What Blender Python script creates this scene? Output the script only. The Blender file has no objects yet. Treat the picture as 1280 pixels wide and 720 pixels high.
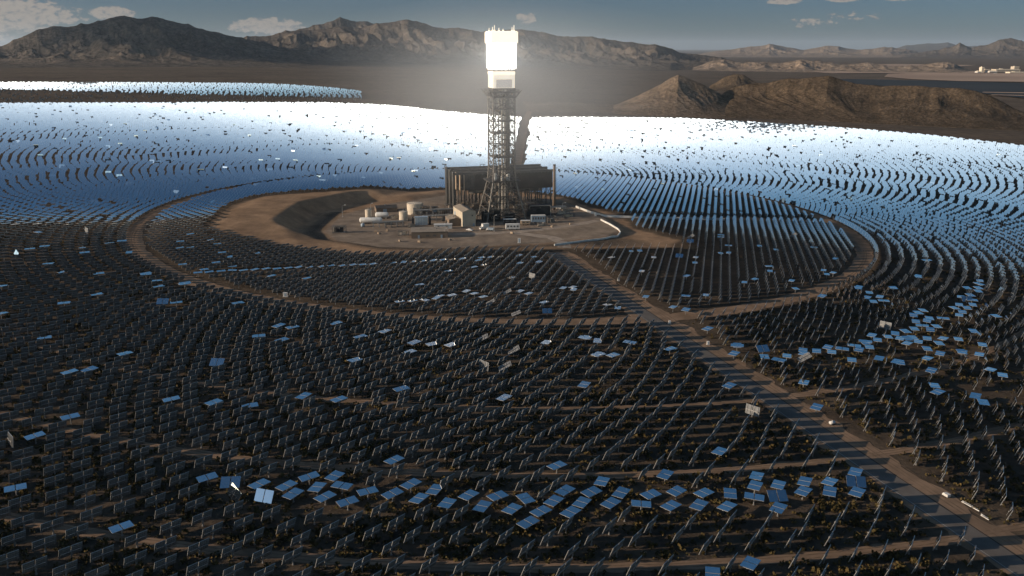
import bpy, math, random
import numpy as np
from mathutils import Vector, Matrix
random.seed(7); RNG = np.random.default_rng(11)
R = math.radians

# ------------------------------------------------------------------ camera, sky, sun, exposure
SC = bpy.context.scene
F, HC = 1070.0, 128.6                       # focal length in pixels of a 1280 wide frame, camera height
P = math.atan(300 / F); CP, SP = math.cos(P), math.sin(P)
cam = bpy.data.cameras.new('camera'); cam.sensor_width = 36; cam.lens = 36 * F / 1280
cam.clip_start = 1; cam.clip_end = 200000
co = bpy.data.objects.new('camera', cam); SC.collection.objects.link(co)
co.location = (0, 0, HC); co.rotation_euler = (R(90) - P, 0, 0); SC.camera = co

SUN_EL, SUN_AZ = R(14.3), R(-101)           # azimuth measured from +Y, clockwise positive (so it stands to the left, a little behind)
SUNV = np.array([math.sin(SUN_AZ) * math.cos(SUN_EL), math.cos(SUN_AZ) * math.cos(SUN_EL), math.sin(SUN_EL)])
sun = bpy.data.lights.new('sun', 'SUN'); sun.energy = 5.0; sun.angle = R(0.5); sun.color = (1.0, 0.80, 0.60)
so = bpy.data.objects.new('sun', sun); SC.collection.objects.link(so)
so.rotation_euler = Vector(-SUNV).to_track_quat('-Z', 'Y').to_euler()
SC.view_settings.view_transform = 'Standard'; SC.view_settings.look = 'None'
SC.view_settings.exposure = 0.12; SC.view_settings.gamma = 1
SC.cycles.caustics_reflective = False; SC.cycles.caustics_refractive = False
HAZE, GLOW_HAZE = 1.25e-5, .0042
SC.cycles.volume_step_rate = 1.0; SC.cycles.volume_max_steps = 64
SC.cycles.max_bounces = 5; SC.cycles.diffuse_bounces = 2; SC.cycles.glossy_bounces = 4; SC.cycles.volume_bounces = 1
SC.cycles.sample_clamp_indirect = 6; SC.cycles.use_denoising = True

W = bpy.data.worlds.new('World'); SC.world = W; W.use_nodes = True
nt = W.node_tree; nt.nodes.clear(); N = nt.nodes; L = nt.links
def nd(t, **k):
    n = N.new(t)
    for a, b in k.items(): setattr(n, a, b)
    return n
def math_(op, a, b=None, c=None, clamp=False):
    n = nd('ShaderNodeMath', operation=op); n.use_clamp = clamp
    for i, v in enumerate((a, b, c)):
        if v is None: continue
        if isinstance(v, (int, float)): n.inputs[i].default_value = v
        else: L.new(v, n.inputs[i])
    return n.outputs[0]
def smooth(v, a, b, c=0.0, d=1.0):
    n = nd('ShaderNodeMapRange', interpolation_type='SMOOTHSTEP')
    L.new(v, n.inputs[0])
    for i, x in enumerate((a, b, c, d)): n.inputs[i + 1].default_value = x
    return n.outputs[0]
def mixc(f, a, b, mode='MIX'):
    n = nd('ShaderNodeMix', data_type='RGBA', blend_type=mode)
    if isinstance(f, (int, float)): n.inputs[0].default_value = f
    else: L.new(f, n.inputs[0])
    for i, v in ((6, a), (7, b)):
        if isinstance(v, tuple): n.inputs[i].default_value = (*v, 1)
        else: L.new(v, n.inputs[i])
    return n.outputs[2]
sky = nd('ShaderNodeTexSky', sky_type='NISHITA'); sky.sun_disc = False
sky.sun_elevation = SUN_EL; sky.sun_rotation = SUN_AZ; sky.altitude = 900; sky.air_density = 1.0; sky.dust_density = 1.0; sky.ozone_density = 2.0
tc = nd('ShaderNodeTexCoord'); sep = nd('ShaderNodeSeparateXYZ'); L.new(tc.outputs['Generated'], sep.inputs[0])
X_, Y_, Z_ = sep.outputs
az = math_('MULTIPLY', math_('ARCTAN2', X_, Y_), 57.2958); el = math_('MULTIPLY', math_('ARCSINE', Z_), 57.2958)
# dry, hazy lower air away from the sun is a dull steel blue
low = smooth(el, 2.0, 16.0, 1.0, 0.0)
away = smooth(math_('ABSOLUTE', az), 40.0, 80.0, 1.0, 0.0)
tint = mixc(math_('MULTIPLY', low, away), (.56, .98, 1.16), (0.35, 0.51, 0.80))
# towards the sun the low air is pale and silvery
pale = math_('MULTIPLY', smooth(el, 10.0, 34.0, 1.0, 0.0), math_('SUBTRACT', 1.0, away))
tint = mixc(pale, tint, (1.75, 1.85, 1.80))
skyc = mixc(1.0, sky.outputs[0], tint, 'MULTIPLY')
# the bright warm aureole of dusty air round the sun
dt = nd('ShaderNodeVectorMath', operation='DOT_PRODUCT'); L.new(tc.outputs['Generated'], dt.inputs[0]); dt.inputs[1].default_value = tuple(SUNV)
ang = math_('MULTIPLY', math_('ARCCOSINE', math_('MINIMUM', dt.outputs['Value'], 1.0)), 57.2958)
def expo(k): return math_('POWER', 2.71828, math_('MULTIPLY', ang, -1.0 / k))
glow = nd('ShaderNodeVectorMath', operation='SCALE'); glow.inputs[0].default_value = (1.0, .90, .74); L.new(math_('MULTIPLY', expo(3.0), 130.0), glow.inputs['Scale'])
glow2 = nd('ShaderNodeVectorMath', operation='SCALE'); glow2.inputs[0].default_value = (.92, .96, 1.0); L.new(math_('MULTIPLY', expo(11.0), 20.0), glow2.inputs['Scale'])
skyc = mixc(1.0, skyc, glow.outputs[0], 'ADD'); skyc = mixc(1.0, skyc, glow2.outputs[0], 'ADD')
cv = nd('ShaderNodeCombineXYZ'); L.new(az, cv.inputs[0]); L.new(math_('MULTIPLY', el, 1.7), cv.inputs[1])
ns = nd('ShaderNodeTexNoise', noise_dimensions='3D'); ns.inputs['Scale'].default_value = 1.7; ns.inputs['Detail'].default_value = 9; ns.inputs['Roughness'].default_value = 0.62
L.new(cv.outputs[0], ns.inputs['Vector'])
ns2 = nd('ShaderNodeTexNoise', noise_dimensions='3D'); ns2.inputs['Scale'].default_value = 2.6; ns2.inputs['Detail'].default_value = 6
L.new(cv.outputs[0], ns2.inputs['Vector'])
def blob(a, e, sa, se, s=1.0):              # where a cloud stands: azimuth, elevation and half sizes in degrees
    da = math_('DIVIDE', math_('SUBTRACT', az, a), sa); de = math_('DIVIDE', math_('SUBTRACT', el, e), se)
    r = math_('ADD', math_('MULTIPLY', da, da), math_('MULTIPLY', de, de))
    return math_('MULTIPLY', smooth(r, 0.0, 1.0, 1.0, 0.0), s)
cl = None
for b in [(-30.5, 1.8, 7.0, 1.5, 1.15), (-31.5, 0.6, 4.0, 1.2, .8), (-24.0, 1.95, 1.9, .55, 1.2), (-15.3, 1.3, 3.2, .75, 1.1), (-13.4, .6, 2.5, .6, .8), (0.9, 1.85, 1.1, .6, .85), (16.8, 2.75, 1.5, .3, 1.2),
          (20.2, 2.8, 1.5, .28, 1.2), (23.4, 2.85, 1.6, .28, 1.2), (28.0, 2.85, 2.0, .26, .9), (18.5, 1.5, 3.0, .5, .62), (21.0, 1.8, 3.0, .45, .6), (-1.0, 3.35, 3.0, .25, .8),
          (8, 12, 10, 4, .75), (38, 9, 10, 4, .9), (120, 16, 24, 8, .9), (170, 22, 30, 9, .8)]:
    o = blob(*b); cl = o if cl is None else math_('MAXIMUM', cl, o)
dens = smooth(math_('ADD', math_('MULTIPLY', cl, .75), math_('MULTIPLY', ns.outputs[0], 1.7)), 1.22, 1.48)
ccol = mixc(smooth(math_('ADD', ns2.outputs[0], math_('MULTIPLY', dens, .25)), .50, .80), (2.3, 2.6, 2.9), (6.2, 5.3, 4.5))
skyc = mixc(math_('MULTIPLY', dens, .8), skyc, ccol)
bg = nd('ShaderNodeBackground'); L.new(skyc, bg.inputs[0]); bg.inputs[1].default_value = 0.058
wo = nd('ShaderNodeOutputWorld'); L.new(bg.outputs[0], wo.inputs[0])

# ------------------------------------------------------------------ helpers
COL = SC.collection
S = 0.025
def h0(x):
    a = np.abs(x); v = np.where(a < 900, S * a, S * (900 + 700 * np.tanh((a - 900) / 700)))
    return -np.sign(x) * v
def at(u, v, z=None):                       # the ground point a place in the frame stands on
    d = ((u - 640) / F, CP + SP * (360 - v) / F, -SP + CP * (360 - v) / F)
    zz = 0.0 if z is None else z
    for _ in range(40):
        t = (zz - HC) / d[2]; x, y = d[0] * t, d[1] * t
        if z is not None: break
        zz = float(h0(x))
    return x, y
def project(p):
    z = p[..., 2] - HC; dep = p[..., 1] * CP - z * SP; up = p[..., 1] * SP + z * CP
    return 640 + F * p[..., 0] / dep, 360 - F * up / dep, dep
def elev_z(v, dist, u=640):                 # height of a point seen at row v at a given distance
    return HC + dist * math.tan(math.atan((360 - v) / F * math.cos(math.atan((u - 640) / F))) - P * 1.0) if False else HC + dist * ((-SP + CP * (360 - v) / F) / math.hypot((u - 640) / F, CP + SP * (360 - v) / F))

MATS = {}
def material(name, color=(.5, .5, .5), rough=.8, metal=0., noise=None, bump=0., emit=None, spec=.3):
    m = bpy.data.materials.new(name); m.use_nodes = True
    t = m.node_tree; b = t.nodes['Principled BSDF']
    b.inputs['Base Color'].default_value = (*color, 1); b.inputs['Roughness'].default_value = rough
    b.inputs['Metallic'].default_value = metal; b.inputs['Specular IOR Level'].default_value = spec
    if noise:                               # (scale, second colour, detail)
        c = t.nodes.new('ShaderNodeTexCoord'); n = t.nodes.new('ShaderNodeTexNoise'); r = t.nodes.new('ShaderNodeValToRGB')
        n.inputs['Scale'].default_value = noise[0]; n.inputs['Detail'].default_value = noise[2] if len(noise) > 2 else 5
        t.links.new(c.outputs['Object'], n.inputs['Vector']); t.links.new(n.outputs[0], r.inputs[0])
        r.color_ramp.elements[0].position = .38; r.color_ramp.elements[1].position = .64
        r.color_ramp.elements[0].color = (*color, 1); r.color_ramp.elements[1].color = (*noise[1], 1)
        t.links.new(r.outputs[0], b.inputs['Base Color'])
        if bump:
            bp = t.nodes.new('ShaderNodeBump'); bp.inputs['Strength'].default_value = bump; bp.inputs['Distance'].default_value = .3
            t.links.new(n.outputs[0], bp.inputs['Height']); t.links.new(bp.outputs[0], b.inputs['Normal'])
    if emit:
        b.inputs['Emission Color'].default_value = (*emit[0], 1); b.inputs['Emission Strength'].default_value = emit[1]
    MATS[name] = m
    return m
M = MATS
material('mirror', (.86, .88, .90), .015, 1.0)
material('mirror_back', (.185, .19, .195), .55, 0, (.9, (.13, .135, .14)))
material('panel_edge', (.52, .51, .49), .3, .5)
material('galvanised', (.28, .275, .265), .5, .3)
material('dark_steel', (.055, .052, .048), .6, .2, (.4, (.095, .085, .075)))
material('grey_steel', (.13, .12, .108), .6, .2, (.5, (.19, .175, .155)))
material('pale_pipe', (.33, .31, .28), .45, .3)
material('shield_white', (.62, .58, .50), .7, 0, (.25, (.50, .46, .40)), emit=((1, .88, .72), .72))  # white paint; its emission stands in for light spilled by the mirrors
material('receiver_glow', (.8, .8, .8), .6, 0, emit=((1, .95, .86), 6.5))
material('spill_lit_panel', (.7, .66, .58), .6, 0, emit=((1, .84, .62), 1.15))  # emission paints spilled mirror light on hood and band, not heat
material('cladding_grey', (.50, .47, .44), .7, emit=((1, .9, .8), .28))  # grey cladding with a weak emission for the same spilled light
material('soot', (.25, .2, .16), .8)
material('condenser_brown', (.034, .028, .024), .7, 0, (.15, (.05, .041, .035)))
material('condenser_tan', (.36, .27, .19), .7)
material('condenser_grey', (.10, .094, .085), .7, 0, (.2, (.075, .07, .064)))
material('building_tan', (.46, .40, .31), .8, 0, (.3, (.40, .345, .27)))
material('roof_tan', (.27, .225, .18), .85, 0, (.4, (.22, .19, .155)))
material('building_brown', (.20, .15, .11), .8, 0, (.4, (.16, .125, .095)))
material('tank_tan', (.58, .50, .40), .6, 0, (.3, (.50, .43, .34)))
material('white_paint', (.66, .65, .62), .5, 0, (.35, (.52, .50, .47)))
material('blue_grey', (.30, .37, .43), .5, .1, (.5, (.24, .30, .36)))
material('black_metal', (.03, .03, .032), .5)
material('glass_dark', (.03, .04, .05), .1)
material('tyre', (.02, .02, .02), .9)
material('asphalt', (.155, .140, .125), .95, 0, (.15, (.120, .108, .097)), spec=.1)
material('track_dirt', (.30, .205, .138), 1, 0, (.12, (.20, .14, .097)), .3, spec=0)
material('rut_dirt', (.15, .105, .072), 1, 0, (.4, (.22, .155, .105)), spec=0)
material('yard_gravel', (.34, .285, .235), 1, 0, (.2, (.27, .225, .185)), spec=0)
material('ditch', (.035, .03, .027), 1)
material('concrete', (.42, .39, .35), .9, 0, (.2, (.36, .33, .30)))
material('shrub', (.045, .040, .018), 1, 0, (.5, (.12, .085, .035)), spec=0)
material('salt_flat', (.50, .37, .28), 1, 0, (.0006, (.33, .245, .19)), spec=0)
material('painted_shade_plain', (.035, .045, .055), 1, 0, (.0008, (.05, .06, .07)), spec=0)  # cloud shade on the far plain, put into the colour
material('hotel_cream', (.75, .66, .52), .8, 0, (.02, (.66, .57, .45)))
material('window_band', (.10, .09, .085), .4)

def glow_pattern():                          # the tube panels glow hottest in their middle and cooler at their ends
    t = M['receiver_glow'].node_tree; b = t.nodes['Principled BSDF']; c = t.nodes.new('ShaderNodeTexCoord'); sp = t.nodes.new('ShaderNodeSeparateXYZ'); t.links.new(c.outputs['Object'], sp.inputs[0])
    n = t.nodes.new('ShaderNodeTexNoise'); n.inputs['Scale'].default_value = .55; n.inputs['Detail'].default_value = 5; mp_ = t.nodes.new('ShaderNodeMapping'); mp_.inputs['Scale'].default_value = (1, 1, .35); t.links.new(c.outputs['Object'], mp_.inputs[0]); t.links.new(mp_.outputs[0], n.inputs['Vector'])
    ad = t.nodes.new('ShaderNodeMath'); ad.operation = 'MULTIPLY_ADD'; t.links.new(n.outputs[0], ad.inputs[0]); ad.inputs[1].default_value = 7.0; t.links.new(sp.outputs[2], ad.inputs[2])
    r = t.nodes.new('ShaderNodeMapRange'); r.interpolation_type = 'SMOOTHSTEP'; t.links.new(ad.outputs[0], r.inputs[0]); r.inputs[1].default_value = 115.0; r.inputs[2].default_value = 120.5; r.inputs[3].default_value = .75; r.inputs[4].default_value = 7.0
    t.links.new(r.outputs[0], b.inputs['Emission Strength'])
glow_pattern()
class MB:
    def __init__(s): s.v = []; s.f = []; s.m = []
    def add(s, vs, fs, m=0):
        o = len(s.v); s.v += [tuple(p) for p in vs]; s.f += [tuple(i + o for i in f) for f in fs]; s.m += [m] * len(fs); return s
    def box(s, c, d, m=0, rot=0.0, ax=None):
        hx, hy, hz = d[0] / 2, d[1] / 2, d[2] / 2; cr, sr = math.cos(rot), math.sin(rot); vs = []
        for x, y, z in [(-1, -1, -1), (1, -1, -1), (1, 1, -1), (-1, 1, -1), (-1, -1, 1), (1, -1, 1), (1, 1, 1), (-1, 1, 1)]:
            px, py = x * hx, y * hy; vs.append((c[0] + px * cr - py * sr, c[1] + px * sr + py * cr, c[2] + z * hz))
        return s.add(vs, [(0, 3, 2, 1), (4, 5, 6, 7), (0, 1, 5, 4), (1, 2, 6, 5), (2, 3, 7, 6), (3, 0, 4, 7)], m)
    def tube(s, a, b, r, n=6, m=0, r2=None, cap=True):
        a, b = Vector(a), Vector(b); d = (b - a)
        if d.length < 1e-6: return s
        q = d.to_track_quat('Z', 'Y'); r2 = r if r2 is None else r2; vs = []
        for p, rr in ((a, r), (b, r2)):
            for i in range(n):
                t = 2 * math.pi * (i + .5) / n; vs.append(p + q @ Vector((rr * math.cos(t), rr * math.sin(t), 0)))
        fs = [(i, (i + 1) % n, n + (i + 1) % n, n + i) for i in range(n)]
        if cap: fs += [tuple(range(n - 1, -1, -1)), tuple(range(n, 2 * n))]
        return s.add(vs, fs, m)
    def beam(s, a, b, w, m=0): return s.tube(a, b, w * .7071, 4, m)
    def lathe(s, c, prof, n=20, m=0):
        vs = []
        for r, z in prof:
            for i in range(n): t = 2 * math.pi * i / n; vs.append((c[0] + r * math.cos(t), c[1] + r * math.sin(t), c[2] + z))
        fs = []
        for k in range(len(prof) - 1):
            for i in range(n): fs.append((k * n + i, k * n + (i + 1) % n, (k + 1) * n + (i + 1) % n, (k + 1) * n + i))
        fs += [tuple(range(n - 1, -1, -1)), tuple(range((len(prof) - 1) * n, len(prof) * n))]
        return s.add(vs, fs, m)
    def build(s, name, mats, parent=None, smooth=False):
        me = bpy.data.meshes.new(name); me.from_pydata(s.v, [], s.f)
        for mm in ([mats] if isinstance(mats, str) else mats): me.materials.append(M[mm])
        me.polygons.foreach_set('material_index', s.m)
        if smooth: me.polygons.foreach_set('use_smooth', [True] * len(s.f))
        me.update(); o = bpy.data.objects.new(name, me); COL.objects.link(o)
        if parent is not None: o.parent = parent
        return o
def empty(name, loc=(0, 0, 0), rz=0.0):
    o = bpy.data.objects.new(name, None); o.location = loc; o.rotation_euler = (0, 0, rz); o.empty_display_size = .5; COL.objects.link(o); return o
def tag(o, label=None, cat=None, group=None, kind=None):
    if label: o['label'] = label
    if cat: o['category'] = cat
    if group: o['group'] = group
    if kind: o['kind'] = kind
    return o
def npmesh(name, V, Fq, mi, mats, kind=None, smooth=False):
    me = bpy.data.meshes.new(name); n = len(Fq)
    me.vertices.add(len(V)); me.vertices.foreach_set('co', np.ascontiguousarray(V, dtype=np.float32).ravel())
    k = Fq.shape[1]
    me.loops.add(n * k); me.loops.foreach_set('vertex_index', Fq.astype(np.int32).ravel())
    me.polygons.add(n); me.polygons.foreach_set('loop_start', np.arange(n, dtype=np.int32) * k)
    try: me.polygons.foreach_set('loop_total', np.full(n, k, dtype=np.int32))
    except Exception: pass
    if mi is not None: me.polygons.foreach_set('material_index', mi.astype(np.int32))
    me.polygons.foreach_set('use_smooth', np.full(n, smooth))
    for mm in mats: me.materials.append(M[mm])
    me.update(calc_edges=True); me.validate()
    o = bpy.data.objects.new(name, me); COL.objects.link(o)
    if kind: o['kind'] = kind
    return o

# numpy gradient noise
_perm = np.random.default_rng(5).permutation(256); _perm = np.concatenate([_perm, _perm]); _ga = np.random.default_rng(6).uniform(0, 2 * np.pi, 256)
def perlin(x, y):
    xi = np.floor(x).astype(int); yi = np.floor(y).astype(int); xf = x - xi; yf = y - yi
    u = xf * xf * xf * (xf * (xf * 6 - 15) + 10); v = yf * yf * yf * (yf * (yf * 6 - 15) + 10)
    def g(ix, iy, fx, fy):
        a = _ga[_perm[_perm[ix & 255] + (iy & 255)]]; return np.cos(a) * fx + np.sin(a) * fy
    n00 = g(xi, yi, xf, yf); n10 = g(xi + 1, yi, xf - 1, yf); n01 = g(xi, yi + 1, xf, yf - 1); n11 = g(xi + 1, yi + 1, xf - 1, yf - 1)
    return (n00 * (1 - u) + n10 * u) * (1 - v) + (n01 * (1 - u) + n11 * u) * v
def fbm(x, y, o=5):
    s = 0; a = 1
    for i in range(o): s = s + a * perlin(x * 2 ** i + 17 * i, y * 2 ** i - 9 * i); a *= .5
    return s
def ridged(x, y, o=6, g=.52):
    s = 0; a = 1; w = 1; tot = 0
    for i in range(o):
        n = 1 - np.abs(perlin(x * 2 ** i + 31 * i, y * 2 ** i + 7 * i)) * 1.9; n = np.clip(n, 0, 1) ** 2
        s = s + a * n * w; w = np.clip(n * 1.6, 0, 1); tot += a; a *= g
    return s / tot

# ------------------------------------------------------------------ terrain
TX, TY = -8.0, 661.0
PLAT = np.array([at(*p, 0) for p in [(405, 289), (420, 301), (480, 311), (560, 311), (690, 303), (758, 295), (774, 289), (775, 283), (745, 266), (700, 250), (640, 244), (560, 244), (475, 256), (428, 268)]])
BARE = np.array([at(*p) for p in [(262, 289), (300, 297), (360, 308), (430, 317), (480, 318), (560, 313), (690, 312), (722, 310), (838, 309), (846, 300), (790, 285), (778, 270), (738, 259), (706, 248),
                                   (640, 239), (560, 238), (480, 241), (400, 247), (330, 251), (290, 262)]])
def sdist(x, y, poly):
    x = np.asarray(x, float); y = np.asarray(y, float); best = np.full(x.shape, 1e9); ins = np.zeros(x.shape, bool); n = len(poly)
    for i in range(n):
        ax, ay = poly[i]; bx, by = poly[(i + 1) % n]; dx, dy = bx - ax, by - ay
        t = np.clip(((x - ax) * dx + (y - ay) * dy) / (dx * dx + dy * dy), 0, 1)
        best = np.minimum(best, np.hypot(x - ax - t * dx, y - ay - t * dy))
        c = ((ay > y) != (by > y)) & (x < (bx - ax) * (y - ay) / (by - ay + 1e-12) + ax); ins ^= c
    return np.where(ins, -best, best)
def height(x, y, d=None):
    x = np.asarray(x, float); y = np.asarray(y, float); b = h0(x)
    if d is None: d = sdist(x, y, PLAT)
    left = np.clip((-88 - x) / 40, 0, 1) * np.clip((y - 545) / 70, 0, 1)
    sm = lambda v, a, c: (lambda t: t * t * (3 - 2 * t))(np.clip((v - a) / (c - a), 0, 1))
    b = b + 4.6 * left * sm(d, 14, 32) * (1 - sm(d, 62, 125)) + .8 * np.exp(-((d - 12) / 6.0) ** 2) * (1 - left) * (x < 60)
    dd = np.maximum(d - 21 * left, 0)
    return np.clip(b, -dd * .46, dd * (.46 + .10 * left))
def hz(x, y): return float(height(np.array([x]), np.array([y]))[0])

def lines(lo, hi, step, far, g=1.22):
    a = list(np.arange(lo, hi + .1, step)); s = step; x = hi
    while x < far[1]: s = min(s * g, 4000); x += s; a.append(x)
    s = step; x = lo
    while x > far[0]: s = min(s * g, 4000); x -= s; a.insert(0, x)
    return np.array(a)
gx = lines(-330, 200, 2.5, (-70000, 70000), 1.12); gy = lines(530, 850, 2.5, (-3000, 100000), 1.12)
GX, GY = np.meshgrid(gx, gy); D = sdist(GX, GY, PLAT); GZ = height(GX, GY, D)
r_ = np.hypot(GX, GY)
far_rise = np.clip((GY - 2600) / 5000, 0, 1) * 6
GZ = GZ + (fbm(GX / 260, GY / 260, 3) * 2.2) * np.clip((np.hypot(GX - TX, GY - TY) - 1400) / 900, 0, 1)
V = np.stack([GX, GY, GZ], -1).reshape(-1, 3); ny, nx = GX.shape
idx = np.arange(nx * ny).reshape(ny, nx)
Q = np.stack([idx[:-1, :-1], idx[:-1, 1:], idx[1:, 1:], idx[1:, :-1]], -1).reshape(-1, 4)
def ground_material():
    m = bpy.data.materials.new('desert_ground'); m.use_nodes = True; t = m.node_tree; b = t.nodes['Principled BSDF']
    b.inputs['Roughness'].default_value = 1; b.inputs['Specular IOR Level'].default_value = 0
    nn = t.nodes; ll = t.links
    geo = nn.new('ShaderNodeNewGeometry')
    def noise(sc, det=5, ro=.55):
        n = nn.new('ShaderNodeTexNoise'); n.inputs['Scale'].default_value = sc; n.inputs['Detail'].default_value = det; n.inputs['Roughness'].default_value = ro
        ll.new(geo.outputs['Position'], n.inputs['Vector']); return n.outputs[0]
    def ramp(v, a, b_, ca, cb):
        r = nn.new('ShaderNodeValToRGB'); r.color_ramp.elements[0].position = a; r.color_ramp.elements[1].position = b_
        r.color_ramp.elements[0].color = (*ca, 1); r.color_ramp.elements[1].color = (*cb, 1); ll.new(v, r.inputs[0]); return r.outputs[0]
    def mix(f, a, c):
        n = nn.new('ShaderNodeMix'); n.data_type = 'RGBA'
        ll.new(f, n.inputs[0]); ll.new(a, n.inputs[6]); ll.new(c, n.inputs[7]); return n.outputs[2]
    at1 = nn.new('ShaderNodeAttribute'); at1.attribute_name = 'surface'; sp = nn.new('ShaderNodeSeparateColor'); ll.new(at1.outputs['Color'], sp.inputs[0])
    scrub = ramp(noise(.35, 6, .7), .36, .62, (.032, .027, .018), (.120, .086, .058))
    rut = noise(.045, 8, .72)
    big = ramp(noise(.004, 6, .6), .35, .65, (.105, .086, .068), (.145, .115, .090))
    mixd = nn.new('ShaderNodeMix'); mixd.data_type = 'RGBA'; mixd.inputs[0].default_value = .5; ll.new(scrub, mixd.inputs[6]); ll.new(big, mixd.inputs[7])
    desert = mix(sp.outputs[2], mixd.outputs[2], big)
    bare = ramp(noise(.07, 7, .65), .3, .7, (.25, .168, .108), (.35, .237, .155))
    gravel = ramp(noise(.9, 4, .7), .4, .62, (.06, .05, .04), (.15, .122, .098))
    plat = ramp(noise(.12, 6, .6), .32, .68, (.20, .162, .128), (.27, .222, .178))
    c = mix(sp.outputs[0], desert, bare); c = mix(sp.outputs[1], c, gravel)
    at2 = nn.new('ShaderNodeAttribute'); at2.attribute_name = 'yard'; sp2 = nn.new('ShaderNodeSeparateColor'); ll.new(at2.outputs['Color'], sp2.inputs[0])
    c = mix(sp2.outputs[0], c, plat)
    mm = nn.new('ShaderNodeMix'); mm.data_type = 'RGBA'; mm.blend_type = 'MULTIPLY'; mm.inputs[0].default_value = 1; ll.new(c, mm.inputs[6]); ll.new(ramp(rut, .35, .65, (.66, .66, .68), (1.2, 1.17, 1.12)), mm.inputs[7]); c = mm.outputs[2]
    ll.new(c, b.inputs['Base Color'])
    bp = nn.new('ShaderNodeBump'); bp.inputs['Strength'].default_value = .5; bp.inputs['Distance'].default_value = .5
    ll.new(noise(.8, 4, .7), bp.inputs['Height']); ll.new(bp.outputs[0], b.inputs['Normal'])
    MATS['desert_ground'] = m
ground_material()
ground = npmesh('ground', V, Q, None, ['desert_ground'], 'structure', True)
dB = sdist(GX, GY, BARE); rr = np.hypot(GX - TX, GY - TY) + fbm(GX / 14, GY / 14, 3) * 2.5
bare_m = np.clip(.5 - (dB + fbm(GX / 10, GY / 10, 3) * 3) / 4, 0, 1)
dn = D + fbm(GX / 9, GY / 9, 3) * 1.6
grav = np.clip(1 - np.abs(dn - 8) / 8, 0, 1) ** .5 * ((GX < 60) & (GY < 690)) * 1.0
grav = np.maximum(grav, np.clip(1 - np.hypot((GX - 60) / 38, (GY - 583) / 17) ** 2, 0, 1) ** .5 * (dn > 2))
far_m = np.clip((np.hypot(GX, GY) - 500) / 900, 0, 1)
ca = ground.data.color_attributes.new('surface', 'FLOAT_COLOR', 'POINT')
ca.data.foreach_set('color', np.stack([bare_m, grav, far_m, np.ones_like(D)], -1).astype(np.float32).ravel())
cb = ground.data.color_attributes.new('yard', 'FLOAT_COLOR', 'POINT')
ym = np.clip(.5 - dn / 3, 0, 1); cb.data.foreach_set('color', np.stack([ym, ym, ym, np.ones_like(D)], -1).astype(np.float32).ravel())

def strip(name, pts, wl, wr, mat, dz=.05, step=3.0, rag=0.4, kind='structure'):
    """a road sheet along a polyline, wl to its left and wr to its right, draped on the terrain"""
    P_ = [np.array(p, float) for p in pts]; out = []
    for a, b in zip(P_[:-1], P_[1:]):
        n = max(1, int(np.linalg.norm(b - a) / step)); out += [a + (b - a) * i / n for i in range(n)]
    out.append(P_[-1]); A = np.array(out); T = np.gradient(A, axis=0); T /= np.linalg.norm(T, axis=1)[:, None]; Nn = np.stack([-T[:, 1], T[:, 0]], -1)
    s = np.arange(len(A)) * .37
    ra = fbm(s * .6, s * 0 + 3.3, 3) * rag; rb = fbm(s * .6, s * 0 + 9.1, 3) * rag
    rows = [A + Nn * (wl + ra)[:, None], A + Nn * ((wl - wr) / 2), A - Nn * (wr + rb)[:, None]]
    V = []; k = len(A)
    for r in rows: V.append(np.stack([r[:, 0], r[:, 1], height(r[:, 0], r[:, 1]) + dz], -1))
    V = np.concatenate(V); i = np.arange(k - 1)
    Q = np.concatenate([np.stack([i + k, i + 1 + k, i + 1, i], -1), np.stack([i + 2 * k, i + 1 + 2 * k, i + 1 + k, i + k], -1)])
    return npmesh(name, V, Q, None, [mat], kind)
def ring_pts(r, a0, a1, n=400): return [(TX + r * math.sin(a), TY - r * math.cos(a)) for a in np.linspace(a0, a1, n)]
RA = (-16.9); rd = np.array([math.sin(R(RA)), math.cos(R(RA))]); RP = np.array([116.6, 266.7])         # right edge of the tarmac
def roadx(y): return RP[0] + (y - RP[1]) * math.tan(R(RA))
TR = [317.0, 368.3, 419.5, 468.8, 520, 570, 622, 672, 725, 778, 830, 882, 935, 985]
o = strip('ring_road', ring_pts(265.5, -math.pi, math.pi, 700), 6.0, 5.0, 'track_dirt', .05, 2.5, 1.6)
for r in TR[1:5]:
    strip('dirt_track', ring_pts(r, -1.25, 1.25, 500), 2.0, 2.0, 'track_dirt', .054, 2.5, 1.3)
a = (roadx(150), 150); b = (roadx(548), 548)
strip('roadside_verge', [(roadx(150) - 3, 150), (roadx(548) - 3, 548)], 7.5, 10.5, 'track_dirt', .062, 3, 4.2)
strip('road', [a, b], 8.0, 0, 'asphalt', .070, 4, .15)
strip('roadside_ditch', [a, (roadx(520), 520)], 0, .55, 'ditch', .078, 4, .25)
strip('road_edge_line', [(roadx(150) - 7.6, 150), (roadx(520) - 7.6, 520)], .09, .09, 'concrete', .078, 8, .02)
for r in TR[1:5] + [265.5]:
    for q_ in (-.8, .8): strip('wheel_rut', ring_pts(r + q_, -1.25, 1.25, 500), .2, .2, 'rut_dirt', .066 if r != 265.5 else .062, 3, .22)
for q_ in (3.2, 4.9, 7.4): strip('wheel_rut', [(roadx(150) + q_, 150), (roadx(540) + q_, 540)], .2, .2, 'rut_dirt', .074, 4, .35)
BK0, BK1 = np.array([0.5, 800.0]), np.array([26.0, 1640.0])
strip('maintenance_road', [(-1, 790), (2.6, 921), (26, 1640), (40, 1900)], 6.2, 6.2, 'track_dirt', .06, 5, .5)

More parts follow.
